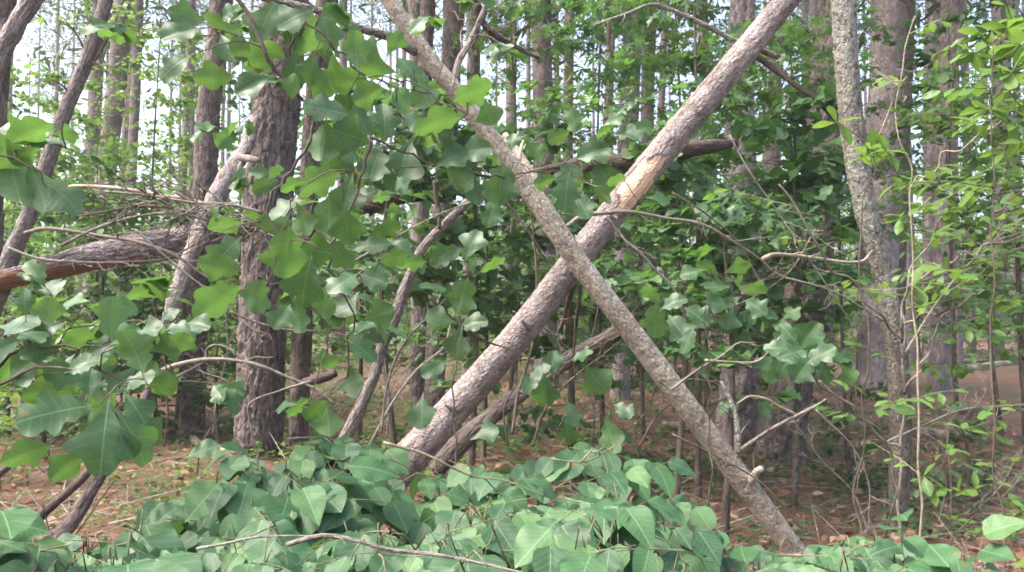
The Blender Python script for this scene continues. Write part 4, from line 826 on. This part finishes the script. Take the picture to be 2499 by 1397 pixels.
tube(mb, [G(x0, y0, -.1), A([x0 + .05, y0, 1.2]), A([x0 - .02, y0, 2.4]), A([x0 + .1, y0, 4.5]), A([x0, y0, 6])], [.09, .075, .06, .045, .02], 24, step=.03, disp=bark_disp(.03, .08, .004, .001)); mb.build('trunk', B_DEAD, tp)
def limb(t, pts, r0, r1, mat=B_TWIG, m=8):
    pts, _q = resample(A(pts), len(pts) * 4); pts[1:-1] += np.random.default_rng(len(pts)).normal(0, .007, (len(pts) - 2, 3)); mb = MB(); c = tube(mb, pts, [r0, r1], m, step=.04, disp=lump(r0 * .2, 8)); mb.build('limb', mat, t); return c
limb(tp, [A([x0, y0, 2.0]), P(-300, -160, 2.4), P(100, -160, 2.5), P(400, -110, 2.5), P(560, -40, 2.5)], .02, .008)
k1 = limb(tp, [P(560, -40, 2.5), P(610, 40, 2.5), P(650, 130, 2.5), P(755, 255, 2.55), P(900, 330, 2.6), P(1060, 400, 2.7), P(1200, 430, 2.9), P(1350, 420, 3.1), P(1450, 400, 3.2)], .007, .0015)
k2 = limb(tp, [P(560, -40, 2.5), P(720, 30, 2.6), P(830, 130, 2.6), P(900, 190, 2.65), P(1040, 220, 2.7), P(1150, 250, 2.8)], .005, .0015)
k3 = limb(tp, [P(755, 255, 2.55), P(765, 330, 2.5), P(700, 430, 2.5), P(650, 500, 2.45), P(690, 600, 2.45), P(650, 700, 2.45)], .006, .002)
k4 = limb(tp, [P(900, 330, 2.6), P(880, 450, 2.6), P(840, 540, 2.6), P(800, 640, 2.6), P(860, 760, 2.7), P(850, 920, 2.8)], .006, .002)
k5 = limb(tp, [A([x0, y0, 1.5]), P(-350, 330, 2.3), P(-80, 330, 2.2), P(0, 375, 2.2), P(60, 400, 2.2), P(100, 420, 2.15)], .009, .002)
k6 = limb(tp, [A([x0, y0, 1.0]), P(-350, 900, 2.3), P(-60, 960, 2.2), P(60, 905, 2.2), P(150, 900, 2.15), P(260, 900, 2.15), P(330, 940, 2.2), P(420, 900, 2.3)], .009, .002)
k7 = limb(tp, [P(-60, 960, 2.2), P(20, 870, 2.2), P(80, 840, 2.2), P(200, 850, 2.2), P(330, 830, 2.3)], .006, .002)
ROWS_C = [(740,100,115,60,0),(652,130,95,200,0),(530,187,88,180,0),(622,204,88,200,1),(538,60,70,130,0),(460,40,80,150,1),(440,80,90,190,1),(427,162,90,205,1),(556,114,100,300,1),(655,36,110,240,1),(725,39,90,200,1),(797,70,90,300,1),
 (722,168,90,270,1),(785,205,70,250,1),(800,270,115,165,1),(790,340,105,255,0),(845,198,130,180,0),(922,163,115,160,0),(850,256,75,200,0),(1000,170,100,320,1),(1030,220,85,300,0),(1076,295,115,190,0),(988,262,90,120,1),(1018,298,90,330,1),
 (985,395,135,245,1),(1090,340,48,90,0),(1150,226,100,30,0),(1187,268,75,300,0),(868,335,110,150,1),(916,400,105,250,1),(845,382,85,220,1),(781,440,110,200,0),(820,406,70,170,0),(1097,388,85,30,1),(1150,370,90,20,1),(1120,430,78,330,0),(1150,455,80,300,1),
 (850,467,95,260,1),(895,475,70,200,1),(700,205,70,330,0),(600,120,80,170,0),(870,130,90,100,0),(960,110,60,60,1),(900,230,80,210,0),(760,160,80,250,1),(940,300,90,80,1),(880,290,80,300,1)]
ROWS_D = [(697,505,92,190,1),(562,547,98,170,0),(526,526,48,120,0),(628,530,62,150,0),(664,545,100,0,0),(803,532,105,270,0),(700,616,130,270,0),(745,685,125,258,1),(550,616,112,230,1),(535,652,100,170,0),(535,728,125,205,0),(628,718,85,240,0),
 (688,772,72,240,1),(727,772,72,280,0),(845,545,95,270,1),(760,610,95,0,0),(940,560,75,20,0),(838,690,85,200,1),(637,421,48,160,1),(670,421,42,60,0),(650,451,62,200,1),(720,450,60,190,0),(740,530,80,300,0),(830,620,90,310,0),(900,600,85,20,1),(910,680,80,340,1),
 (850,740,85,230,1),(790,740,70,270,0),(960,630,70,20,0),(730,990,62,200,0),(800,1020,82,280,0),(850,940,82,20,1),(770,1000,72,220,0),(700,990,55,180,1),(880,850,80,330,1),(810,880,60,200,0),(920,770,80,20,0),(980,450,50,300,1)]
ROWS_E = [(1365,333,58,200,0,3.2),(1400,297,62,100,0,3.2),(1494,294,52,30,1,3.2),(1447,373,82,20,1,3.2),(1472,423,88,300,1,3.2),(1393,423,82,200,1,3.1),(1383,466,100,270,1,3.1),(1222,448,105,262,1,3.0),(1329,441,52,200,0,3.1),(1307,373,52,120,0,3.1),(1465,466,62,330,0,3.2),
 (1605,484,60,10,1,3.4),(1420,500,80,300,1,3.2),(1250,350,50,80,1,3.0),(1500,440,50,20,0,3.3),(1200,520,70,250,1,3.0)]
ROWS_F = [(80,320,120,200,0),(115,340,82,160,1),(155,328,62,5,0),(20,315,80,20,1),(30,425,150,280,0),(95,450,125,295,0),(150,470,105,340,1),(65,375,80,200,0),(10,370,110,230,0),(170,345,70,0,1)]
ROWS_G = [(36,792,112,20,1),(117,771,82,90,0),(273,780,108,90,0),(120,804,82,200,1),(333,864,108,110,0),(192,822,82,210,0),(250,870,92,250,0),(250,850,72,30,1),(69,816,82,0,1),(75,888,112,205,1),(165,910,102,180,1),(222,930,72,268,1),(277,925,92,330,1),
 (138,1006,160,195,1,2.0),(132,955,100,170,0),(255,1057,170,255,1,1.95),(325,1060,140,312,1,1.95),(328,990,92,320,1),(388,940,82,0,0),(436,846,78,60,0),(361,807,72,30,1),(450,804,80,10,1),(75,1102,102,200,0),(171,1132,100,200,0),(10,850,90,200,1),(20,900,80,230,0),
 (400,850,80,20,0),(300,820,70,40,1),(430,800,70,20,1),(100,860,80,180,1),(190,980,80,250,1),(60,740,60,100,1),(370,900,70,340,0),(480,790,70,0,1),(410,770,50,40,1),(200,890,90,30,1),(330,930,90,20,1)]
grow_leaves(tp, ROWS_C + ROWS_D + ROWS_E, [k1, k2, k3, k4], 2.6, 'oak', 3, L_OAK, B_TWIG, 501, fillers=[(560, 20, 1150, 380, 32, 3.0, 4.3, .11), (745, 540, 900, 780, 8, 3.1, 4.3, .12), (1180, 380, 1480, 560, 5, 3.2, 3.8, .10), (400, 0, 700, 140, 4, 2.8, 3.3, .11)])
grow_leaves(tp, ROWS_F, [k5], 2.2, 'oak', 3, L_OAK, B_TWIG, 502, lodepth=.1)
grow_leaves(tp, ROWS_G, [k6, k7], 2.2, 'oak', 3, L_OAK, B_TWIG, 503, lodepth=.15, fillers=[(-40, 740, 420, 960, 14, 2.6, 3.4, .12)])
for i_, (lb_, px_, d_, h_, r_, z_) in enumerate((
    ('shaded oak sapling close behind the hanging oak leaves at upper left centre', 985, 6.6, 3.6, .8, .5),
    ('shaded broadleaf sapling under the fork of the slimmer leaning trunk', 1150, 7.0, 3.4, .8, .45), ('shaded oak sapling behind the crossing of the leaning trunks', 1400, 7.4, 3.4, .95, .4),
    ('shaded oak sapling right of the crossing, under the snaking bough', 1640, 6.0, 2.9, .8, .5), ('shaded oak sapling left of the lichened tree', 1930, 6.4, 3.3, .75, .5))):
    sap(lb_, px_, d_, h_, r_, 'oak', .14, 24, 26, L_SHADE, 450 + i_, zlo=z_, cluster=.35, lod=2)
# smaller mid-distance oak sprays hanging at their own saplings
def small_oak(label, rows, stem, dd, seed, sz=1, kind='oak', mat=L_OAK, w=.007, bm=B_TWIG, fillers=None, lod=3):
    t = thing('oak_sapling' if kind in ('oak', 'red') else 'sapling', label, 'sapling', stem[0]); k = limb(t, stem, w, .002, bm); grow_leaves(t, rows, [k], dd, kind, lod, mat, bm, seed, lodepth=.15, fillers=fillers, tw=.0016); return t
small_oak('pale oak leaf cluster on a thin stem before the dark furrowed pine', [(1930,820,62,120,1),(1970,825,82,60,1),(1935,862,82,200,1),(2000,868,82,20,1),(1960,902,72,230,1),(2065,910,58,300,0),(1882,905,62,250,0),(2010,902,70,300,1),(2035,872,72,10,1),(1900,850,60,170,1),(1985,850,70,90,1),(2050,880,60,0,1),(1950,880,70,270,1),(1915,890,60,230,1)],
          [G(1.63, 3.75, -.05), P(2180, 1130, 3.7), P(2090, 1010, 3.7), P(2000, 940, 3.65), P(1962, 880, 3.6)], 3.6, 511)
small_oak('oak seedling with leaves hanging beneath the crossing of the leaning trunks', [(1330,950,82,268,1),(1322,905,62,200,1),(1395,1010,62,280,1),(1385,1055,62,270,1),(1450,920,92,320,0),(1490,1060,82,300,0),(1350,890,60,100,1),(1420,870,60,20,1),(1300,930,60,210,1),(1520,1000,60,330,1)],
          [G(.42, 4.0, -.05), P(1400, 1200, 4.0), P(1370, 1050, 4.0), P(1380, 960, 4.0), P(1350, 900, 4.0)], 4.0, 512)
small_oak('oak sapling with green leaves right of the crossing', [(1725,654,54,160,0),(1795,654,58,30,0),(1692,666,62,200,1),(1830,702,62,10,0),(1782,774,62,250,1),(1845,750,62,320,1),(1600,780,92,262,0),(1655,800,92,300,1),(1640,740,62,30,1),(1700,770,70,330,1),(1750,700,60,180,1),(1590,720,60,120,0),(1680,830,70,250,1),(1740,740,60,350,1)],
          [G(.95, 3.9, -.05), P(1730, 1150, 3.9), P(1735, 950, 3.9), P(1725, 820, 3.9), P(1720, 690, 3.9)], 3.9, 513)
small_oak('dim broad-leaved sapling in front of the leaning trunks lower centre', [(1120,830,92,250,1),(1030,1000,90,260,1),(1180,1060,72,20,1),(1080,780,80,160,1),(1150,790,70,30,1),(1060,900,70,200,1),(1130,720,90,262,0),(1060,700,70,160,1),(1200,650,70,20,0),(1150,600,80,80,1),(1090,620,80,200,1),(1010,640,70,180,0)],
          [G(-.25, 4.3, -.05), P(1110, 1150, 4.2), P(1110, 950, 4.2), P(1120, 800, 4.2), P(1110, 620, 4.2)], 4.2, 514)

# ------------------------------------------------------------------ shrubs in front
def shrub(label, xr, prof, seed, dens=1.0, sz=.105, dr=(1.65, 2.75)):
    rng = np.random.default_rng(seed); random.seed(seed); xm = (xr[0] + xr[1]) / 2
    dm = 2.1; bx = P(xm, HOR, dm); base = G(bx[0], bx[1]); t = thing('leafy_shrub', label, 'shrub', base)
    wood = MB(); lb = LB(); tops = []
    nst = 7; stems = []
    for k in range(nst):
        px = xr[0] + (xr[1] - xr[0]) * (k + rng.random()) / nst; dd = rng.uniform(*dr); py = np.interp(px, prof[0], prof[1]) + rng.uniform(150, 230)
        e = P(px, py, dd); s0 = base + A([rng.normal(0, .05), rng.normal(0, .05), -.03]); mid = (s0 + e) / 2 + A([0, 0, .18]) + rng.normal(0, .05, 3)
        stems.append(tube(wood, [s0, mid, e], [.008, .005, .0015], 8, step=.04, disp=lump(.001, 10)))
    nodes = np.concatenate([s[len(s) // 2:] for s in stems])
    n = int((xr[1] - xr[0]) / 10 * dens)
    for k in range(n):
        dd = rng.uniform(*dr); px = rng.uniform(*xr); ytop = np.interp(px, prof[0], prof[1])
        # canopy surface: far edge at the profile, falling toward the viewer
        f = (dr[1] - dd) / (dr[1] - dr[0]); py = ytop - 20 + f * 245 * min(1, (dr[1] - dr[0])) + rng.uniform(0, 130) * (.5 + f)
        p = P(px, py, dd); a = nodes[np.linalg.norm(nodes - p, axis=1).argmin()]
        v = norm(A([rng.normal(0, 1), rng.uniform(-1.1, .3), rng.uniform(-.15, .35)]))
        tube(wood, [a, (a + p) / 2 + UP * .05, p], [.0020, .0013], 4, step=.06)
        nodes = np.vstack([nodes, p, p - v * .1])
        L = rng.uniform(.22, .42); q = spray(wood, lb, p - v * L * .5, v, L, rng.integers(6, 10), sz * rng.uniform(.8, 1.15), rng, 'alt', tw=.0011, droop=.25, petiole=.12, face=.55, tilt=.22)
    for i in range(len(lb.d)):
        lb.d[i] = norm(lb.d[i] + A([0, -.3, -.38])); 
        if rng.random() < .07: lb.t[i] = 1.3
        lb.t[i] = lb.t[i] * .8
    mb = MB(); lb.flush(mb, 'ovate', 3, rng); mb.build('foliage', L_BUSH, t); wood.build('stem', B_STEM, t); return t
PR = ([-200,0,120,250,330,400,480,560,640,720,850,900,960,1010,1100,1200,1300,1450,1540,1600,1660,1720,1800,1880,1940,2000,2060,2150,2250,2320,2400,2499,2700],
      [1270,1270,1285,1330,1310,1260,1205,1150,1120,1085,1060,1065,1150,1210,1140,1110,1105,1100,1115,1140,1190,1220,1250,1290,1325,1360,1330,1315,1310,1350,1390,1400,1400])
shrub('nearest shrub in the lower left corner with the largest dark leaves', (-120, 350), PR, 601, 1.2, .13, (1.5, 1.95))
shrub('rounded-leaf shrub at the lower left in front of the massive pine foot', (330, 740), PR, 602, 1.0, .118)
shrub('rounded-leaf shrub covering the foot of the thick leaning pine', (700, 1120), PR, 603, 1.0, .118)
shrub('rounded-leaf shrub at bottom centre under the crossing trunks', (1080, 1480), PR, 604, .9, .118)
shrub('rounded-leaf shrub right of bottom centre before the slimmer leaning trunk', (1440, 1720), PR, 605, .5, .11)
shrub('low shrub tips around the foot of the slimmer leaning trunk', (1680, 1960), PR, 606, .85)
shrub('low shrub peeking up at the bottom right', (2000, 2380), PR, 607, .8, .12, (1.5, 2.1))
shrub('sparse shrub tips in the lower right corner', (2330, 2560), PR, 608, .5, .11, (1.6, 2.2))
bough('long smooth twig arching over the leaves at the bottom centre', [(700,1330),(780,1308),(850,1315),(950,1342),(1050,1352),(1150,1370),(1260,1396),(1400,1430)], 13, 12, 1.75, 1.65, B_DEAD, 1, 3, 701, lenf=.12)
bough('pale twig crossing the foot of the thick leaning pine', [(935,1080),(990,1095),(1040,1110),(1100,1140),(1160,1165),(1230,1172),(1300,1200)], 7, 3, 2.2, 2.2, B_STEM, 1, 4, 702, lenf=.25)
bough('bare angled twig among the leaves right of bottom centre', [(1340,1120),(1380,1125),(1430,1128),(1480,1100)], 5, 2, 2.2, 2.2, B_STEM, 1, 3, 703)
bough('bare brown twig emerging from the leaves at the bottom right of centre', [(1440,1258),(1480,1272),(1530,1290),(1600,1325),(1650,1350)], 10, 10, 2.3, 2.2, B_PALE, 0, 2, 704)
bough('slender stem of the left shrub slanting through its leaves', [(480,1340),(560,1325),(620,1312),(720,1308),(790,1312)], 7, 9, 1.8, 1.75, B_DEAD, 0, 2, 705)

# ------------------------------------------------------------------ right-hand thin saplings
def whorl(lb, wood, p, d, sz, n, rng, tb=(.3, 1)):
    for j in range(n):
        a = j * 6.28 / n + rng.uniform(-.4, .4); s = norm(np.cross(d, A([.3, .9, .2]))); u = np.cross(d, s)
        dv = norm(d * rng.uniform(.1, .6) + s * math.cos(a) + u * math.sin(a)); dv[2] *= .5
        lb.add(p, norm(dv), UP + rng.normal(0, .3, 3), sz * rng.uniform(.7, 1.15), rng.uniform(*tb))
def thin_sapling(label, stems, whorls, sz, seed, mat=L_LIGHT, bmat=B_TWIG, w=.006, n=6, dd=3.4, extra=0):
    rng = np.random.default_rng(seed); random.seed(seed); t = thing('sapling', label, 'sapling', stems[0][0]); cs = []
    for i, s in enumerate(stems):
        s = A(s); s, _q = resample(s, len(s) * 3); s[1:-1] += rng.normal(0, .012, (len(s) - 2, 3)); m_ = MB(); cs.append(tube(m_, s, [w * (1 if i == 0 else .6), w * .35], 8, step=.03, disp=lump(w * .2, 9))); m_.build('stem' if i == 0 else 'branch', bmat, t)
    nodes = np.concatenate(cs); wds = []; comp = [-1] * len(nodes); lb = LB()
    def piece(k):
        if comp[k] < 0: wds.append(MB()); return len(wds) - 1
        return comp[k]
    for (px, py, *q) in whorls:
        d_ = q[0] if q else dd + rng.uniform(-.2, .2); p = P(px, py, d_); k = np.linalg.norm(nodes - p, axis=1).argmin(); a = nodes[k]; ci = piece(k); wood = wds[ci]; v = norm(p - a + UP * .02)
        tube(wood, [a, (a + p) / 2 - UP * .01, p], [.0022, .0013], 4, step=.04); whorl(lb, wood, p, v, sz, n, rng)
        nodes = np.vstack([nodes, p]); comp.append(ci)
    for _ in range(extra):
        k = rng.integers(len(nodes)); a = nodes[k]; wood = wds[piece(k)]; v = norm(A([rng.normal(0, 1), rng.normal(0, .6), rng.uniform(-.1, .6)])); spray(wood, lb, a, v, rng.uniform(.15, .4), rng.integers(4, 8), sz * .8, rng, 'alt', droop=.1, tilt=.35)
    mb = MB(); lb.flush(mb, 'obov', 2, rng); mb.build('foliage', mat, t)
    for wood in wds: wood.build('twig', bmat, t)
    return t
D3 = 3.2
thin_sapling('thin dark-stemmed sapling at the right edge with bright yellow-green whorled leaves',
   [[G(P(2440,HOR,D3)[0], D3, -.05), P(2430, 1100, D3), P(2422, 700, D3), P(2424, 300, D3), P(2424, 110, D3)], [P(2425, 520, D3), P(2470, 480, D3), P(2540, 400, D3)], [P(2422, 260, D3), P(2380, 170, D3)]],
   [(2420,75),(2460,70),(2400,95),(2380,130),(2475,60),(2490,110),(2440,170),(2395,190),(2470,180,3.0),(2480,250),(2440,280),(2480,300),(2410,270),(2495,350),(2450,370),(2380,300)], .105, 801, extra=26)
thin_sapling('slender pale bare stem standing right of the lichened tree',
   [[G(P(2240,HOR,3.9)[0], 3.9, -.05), P(2232, 900, 3.9), P(2228, 700, 3.9), P(2222, 480, 3.9), P(2196, 300, 3.9), P(2210, 150, 3.9), P(2232, 40, 3.9)], [P(2205,250,3.9), P(2195,215,3.9), P(2180,190,3.9)], [P(2196,300,3.9), P(2175,230,3.8), P(2200,200,3.8), P(2235,203,3.8)], [P(2222,460,3.9), P(2300,385,3.8), P(2390,330,3.7), P(2470,255,3.6), P(2540,180,3.6)]],
   [(2130,360),(2165,370),(2250,505),(2200,530),(2285,570),(2310,520),(2240,590)], .09, 802, bmat=B_PALE, w=.0075, dd=3.8, n=5, extra=8)
thin_sapling('multi-stemmed dead-topped sapling with scattered leaves at the right',
   [[G(P(2200,HOR,4.2)[0], 4.2, -.05), P(2195, 1150, 4.2), P(2210, 1000, 4.2), P(2205, 850, 4.2), P(2205, 770, 4.2)], [P(2205, 880, 4.2), P(2215, 700, 4.2), P(2260, 600, 4.2), P(2310, 500, 4.1), P(2335, 470, 4.1)], [P(2208, 960, 4.2), P(2260, 870, 4.1), P(2310, 760, 4.1), P(2350, 680, 4.0)],
    [P(2205, 830, 4.2), P(2100, 720, 4.1), P(2010, 620, 4.0), P(1900, 450, 4.0)], [P(2205, 790, 4.2), P(2270, 770, 4.1), P(2340, 745, 4.0), P(2398, 710, 4.0)], [P(2215,700,4.2), P(2300,650,4.1), P(2420,600,4.0), P(2540,560,3.9)], [P(2200,1120,4.2), P(2150,1060,4.2), P(2080,1000,4.1), P(2000,930,4.1)]],
   [(2230,700),(2300,665),(2340,690),(2250,750),(2290,740),(2400,640),(2320,480),(2380,470),(2360,440),(2290,430),(2430,560),(2300,700),(2160,720),(2460,620)], .10, 803, bmat=B_DEAD, w=.013, dd=4.0, n=5, extra=22)
thin_sapling('leafy sapling low at the right edge with star-like leaf groups',
   [[G(P(2350,HOR,3.7)[0], 3.7, -.05), P(2330, 1300, 3.7), P(2300, 1200, 3.7), P(2260, 1160, 3.7)], [P(2330, 1300, 3.7), P(2420, 1200, 3.6), P(2500, 1120, 3.5)]],
   [(2255,1165),(2290,1200),(2340,1200),(2380,1195),(2330,1270),(2480,1230),(2500,1250),(2440,1260),(2320,1100),(2350,1050),(2420,1060)], .085, 804, dd=3.6, n=5, extra=8)
thin_sapling('sapling with broad dull leaves between the lichened tree and the right edge',
   [[G(P(2310,HOR,5.2)[0], 5.2, -.05), P(2320, 900, 5.2), P(2330, 600, 5.2), P(2325, 300, 5.2), P(2330, 60, 5.2)], [P(2328, 420, 5.2), P(2400, 330, 5.1), P(2480, 300, 5.0)], [P(2330, 600, 5.2), P(2400, 560, 5.1), P(2500, 520, 5.0)]],
   [(2280,190),(2310,170),(2270,210),(2330,200),(2300,230),(2350,330),(2410,420),(2470,430),(2360,520),(2440,500),(2380,380)], .11, 805, mat=L_DARK, dd=5.1, n=6, extra=50)
thin_sapling('yellow-green leaf pair on a thin twig before the lichened tree',
   [[G(P(2060,HOR,3.5)[0], 3.5, -.05), P(2110, 900, 3.5), P(2100, 600, 3.5), P(2130, 420, 3.5), P(2095, 330, 3.5), P(2040, 295, 3.5)], [P(2130,420,3.5), P(2170, 370, 3.5)]],
   [(2040,300),(2130,365),(2160,372),(2110,385)], .11, 806, dd=3.5, n=4, extra=2)

# ------------------------------------------------------------------ brush, far wood
TMIN[0] = .0019
for i_, (lb_, pts_, w_, d_) in enumerate((
    ('fine forked twigs over the dark pine, right of the snaking bough', [(1640,470),(1720,520),(1800,590),(1850,680)], 5, 4.3), ('slanting thin twigs left of the lichened tree', [(1780,330),(1830,420),(1900,520),(1980,640),(2060,760)], 5, 4.2),
    ('crossing fine twigs below the snaking bough', [(1990,560),(1930,660),(1850,720),(1760,760)], 5, 4.4), ('long fine twig rising from the lower right toward the right edge', [(2210,860),(2300,720),(2400,610),(2540,500)], 6, 3.9),
    ('straight fine twigs reaching the right edge at mid height', [(2240,690),(2330,660),(2430,630),(2560,585)], 5, 3.9), ('fine brittle twigs over the needles at the lower right', [(2160,1080),(2250,1040),(2350,1000),(2480,990)], 5, 4.4),
    ('criss-cross twigs above the low brown log', [(1250,760),(1330,800),(1400,860),(1500,900)], 5, 5.4), ('fine twigs in front of the purplish pine', [(330,560),(420,640),(520,720),(600,790)], 6, 4.6),
    ('thin drooping twig over the ground behind the shrub at bottom right', [(1640,1060),(1760,1120),(1860,1180),(1930,1260)], 5, 4.6), ('bent twig above the right shrub', [(1990,1000),(2080,1090),(2120,1180),(2120,1260)], 5, 4.3))):
    bough(lb_, pts_, w_, 2, d_, None, B_DEAD if i_ % 2 else B_TWIG, 2, 9, 1000 + i_, name='dead_branch', lenf=.4)
for i_, (lb_, pts_, d_) in enumerate((
    ('bare grey sapling stem with fine twigs left of the thick pine foot', [(940,1100),(950,980),(940,860),(965,760)], 6.4),
    ('tangled dry twigs under the low brown log', [(1240,1090),(1230,1000),(1260,930),(1250,850)], 6.3),
    ('dry upright brush between the low brown log and slimmer leaning trunk', [(1440,1100),(1450,1010),(1430,900),(1450,800)], 6.8),
    ('leafless shrub beneath the slimmer leaning trunk', [(1560,1120),(1550,1050),(1590,980),(1600,900)], 5.5),
    ('dead twigs standing before the foot of the dark furrowed pine', [(1850,1200),(1840,1110),(1870,1030),(1850,960)], 5.6),
    ('brittle leafless sapling right of the lichened tree foot', [(2290,1280),(2310,1180),(2290,1090),(2340,1000)], 4.9),
    ('fine bare twigs leaning over the ground at the lower right', [(2120,1300),(2080,1200),(2010,1130),(1960,1060)], 4.8),
    ('dry twiggy shrub on the open floor at lower left', [(480,1160),(490,1090),(520,1030),(510,980)], 6.9),
    ('bare twigs rising between the purplish pine and massive pine', [(520,1060),(530,960),(555,860),(550,760)], 8.8),
    ('dead twiggy stem left of the purplish pine foot', [(400,1090),(410,1000),(395,900),(420,820)], 8.0))):
    bough(lb_, pts_, 5, 2, d_, None, B_TWIG if i_ % 2 else B_DEAD, 3, 8, 900 + i_, name='dead_shrub', cat='dead shrub', lenf=.5, up=.2)
def far_wood():
    rng = np.random.default_rng(950); n = 60000; px = rng.uniform(-500, 3000, n); dd = rng.uniform(62, 100, n); x = (px - CX) / FPX * dd
    top = 5 + 3.0 * np.sin(x * .23) + 1.8 * np.sin(x * .61 + 1) + rng.normal(0, 1.0, n); z = top * rng.random(n) ** .8
    mb = MB(); leaves(mb, np.stack([x, dd, z], -1), rng.normal(0, 1, (n, 3)), UP * .5 + rng.normal(0, .6, (n, 3)), rng.uniform(.35, .7, n), 'ovate', 0, rng)
    tag(mb.build('distant_wood', L_FAR), 'far-off wall of green woodland seen low between the trunks', 'woodland', kind='stuff')
far_wood()
# ------------------------------------------------------------------ haze
def haze(dens):
    m, nt, out = newmat('haze_air'); v = nt.nodes.new('ShaderNodeVolumePrincipled'); v.inputs['Color'].default_value = (.92, .95, 1, 1); v.inputs['Density'].default_value = dens
    v.inputs['Anisotropy'].default_value = .2; nt.links.new(v.outputs[0], out.inputs['Volume'])
    a, b, z0, z1 = 160, 200, -2.5, 48
    V = [(-a, -60, z0), (a, -60, z0), (a, b, z0), (-a, b, z0), (-a, -60, z1), (a, -60, z1), (a, b, z1), (-a, b, z1)]
    me = bpy.data.meshes.new('haze'); me.from_pydata(V, [], [(3, 2, 1, 0), (4, 5, 6, 7), (0, 1, 5, 4), (1, 2, 6, 5), (2, 3, 7, 6), (3, 0, 4, 7)]); me.materials.append(m)
    o = bpy.data.objects.new('haze', me); link(o); o['kind'] = 'stuff'
haze(.0016)
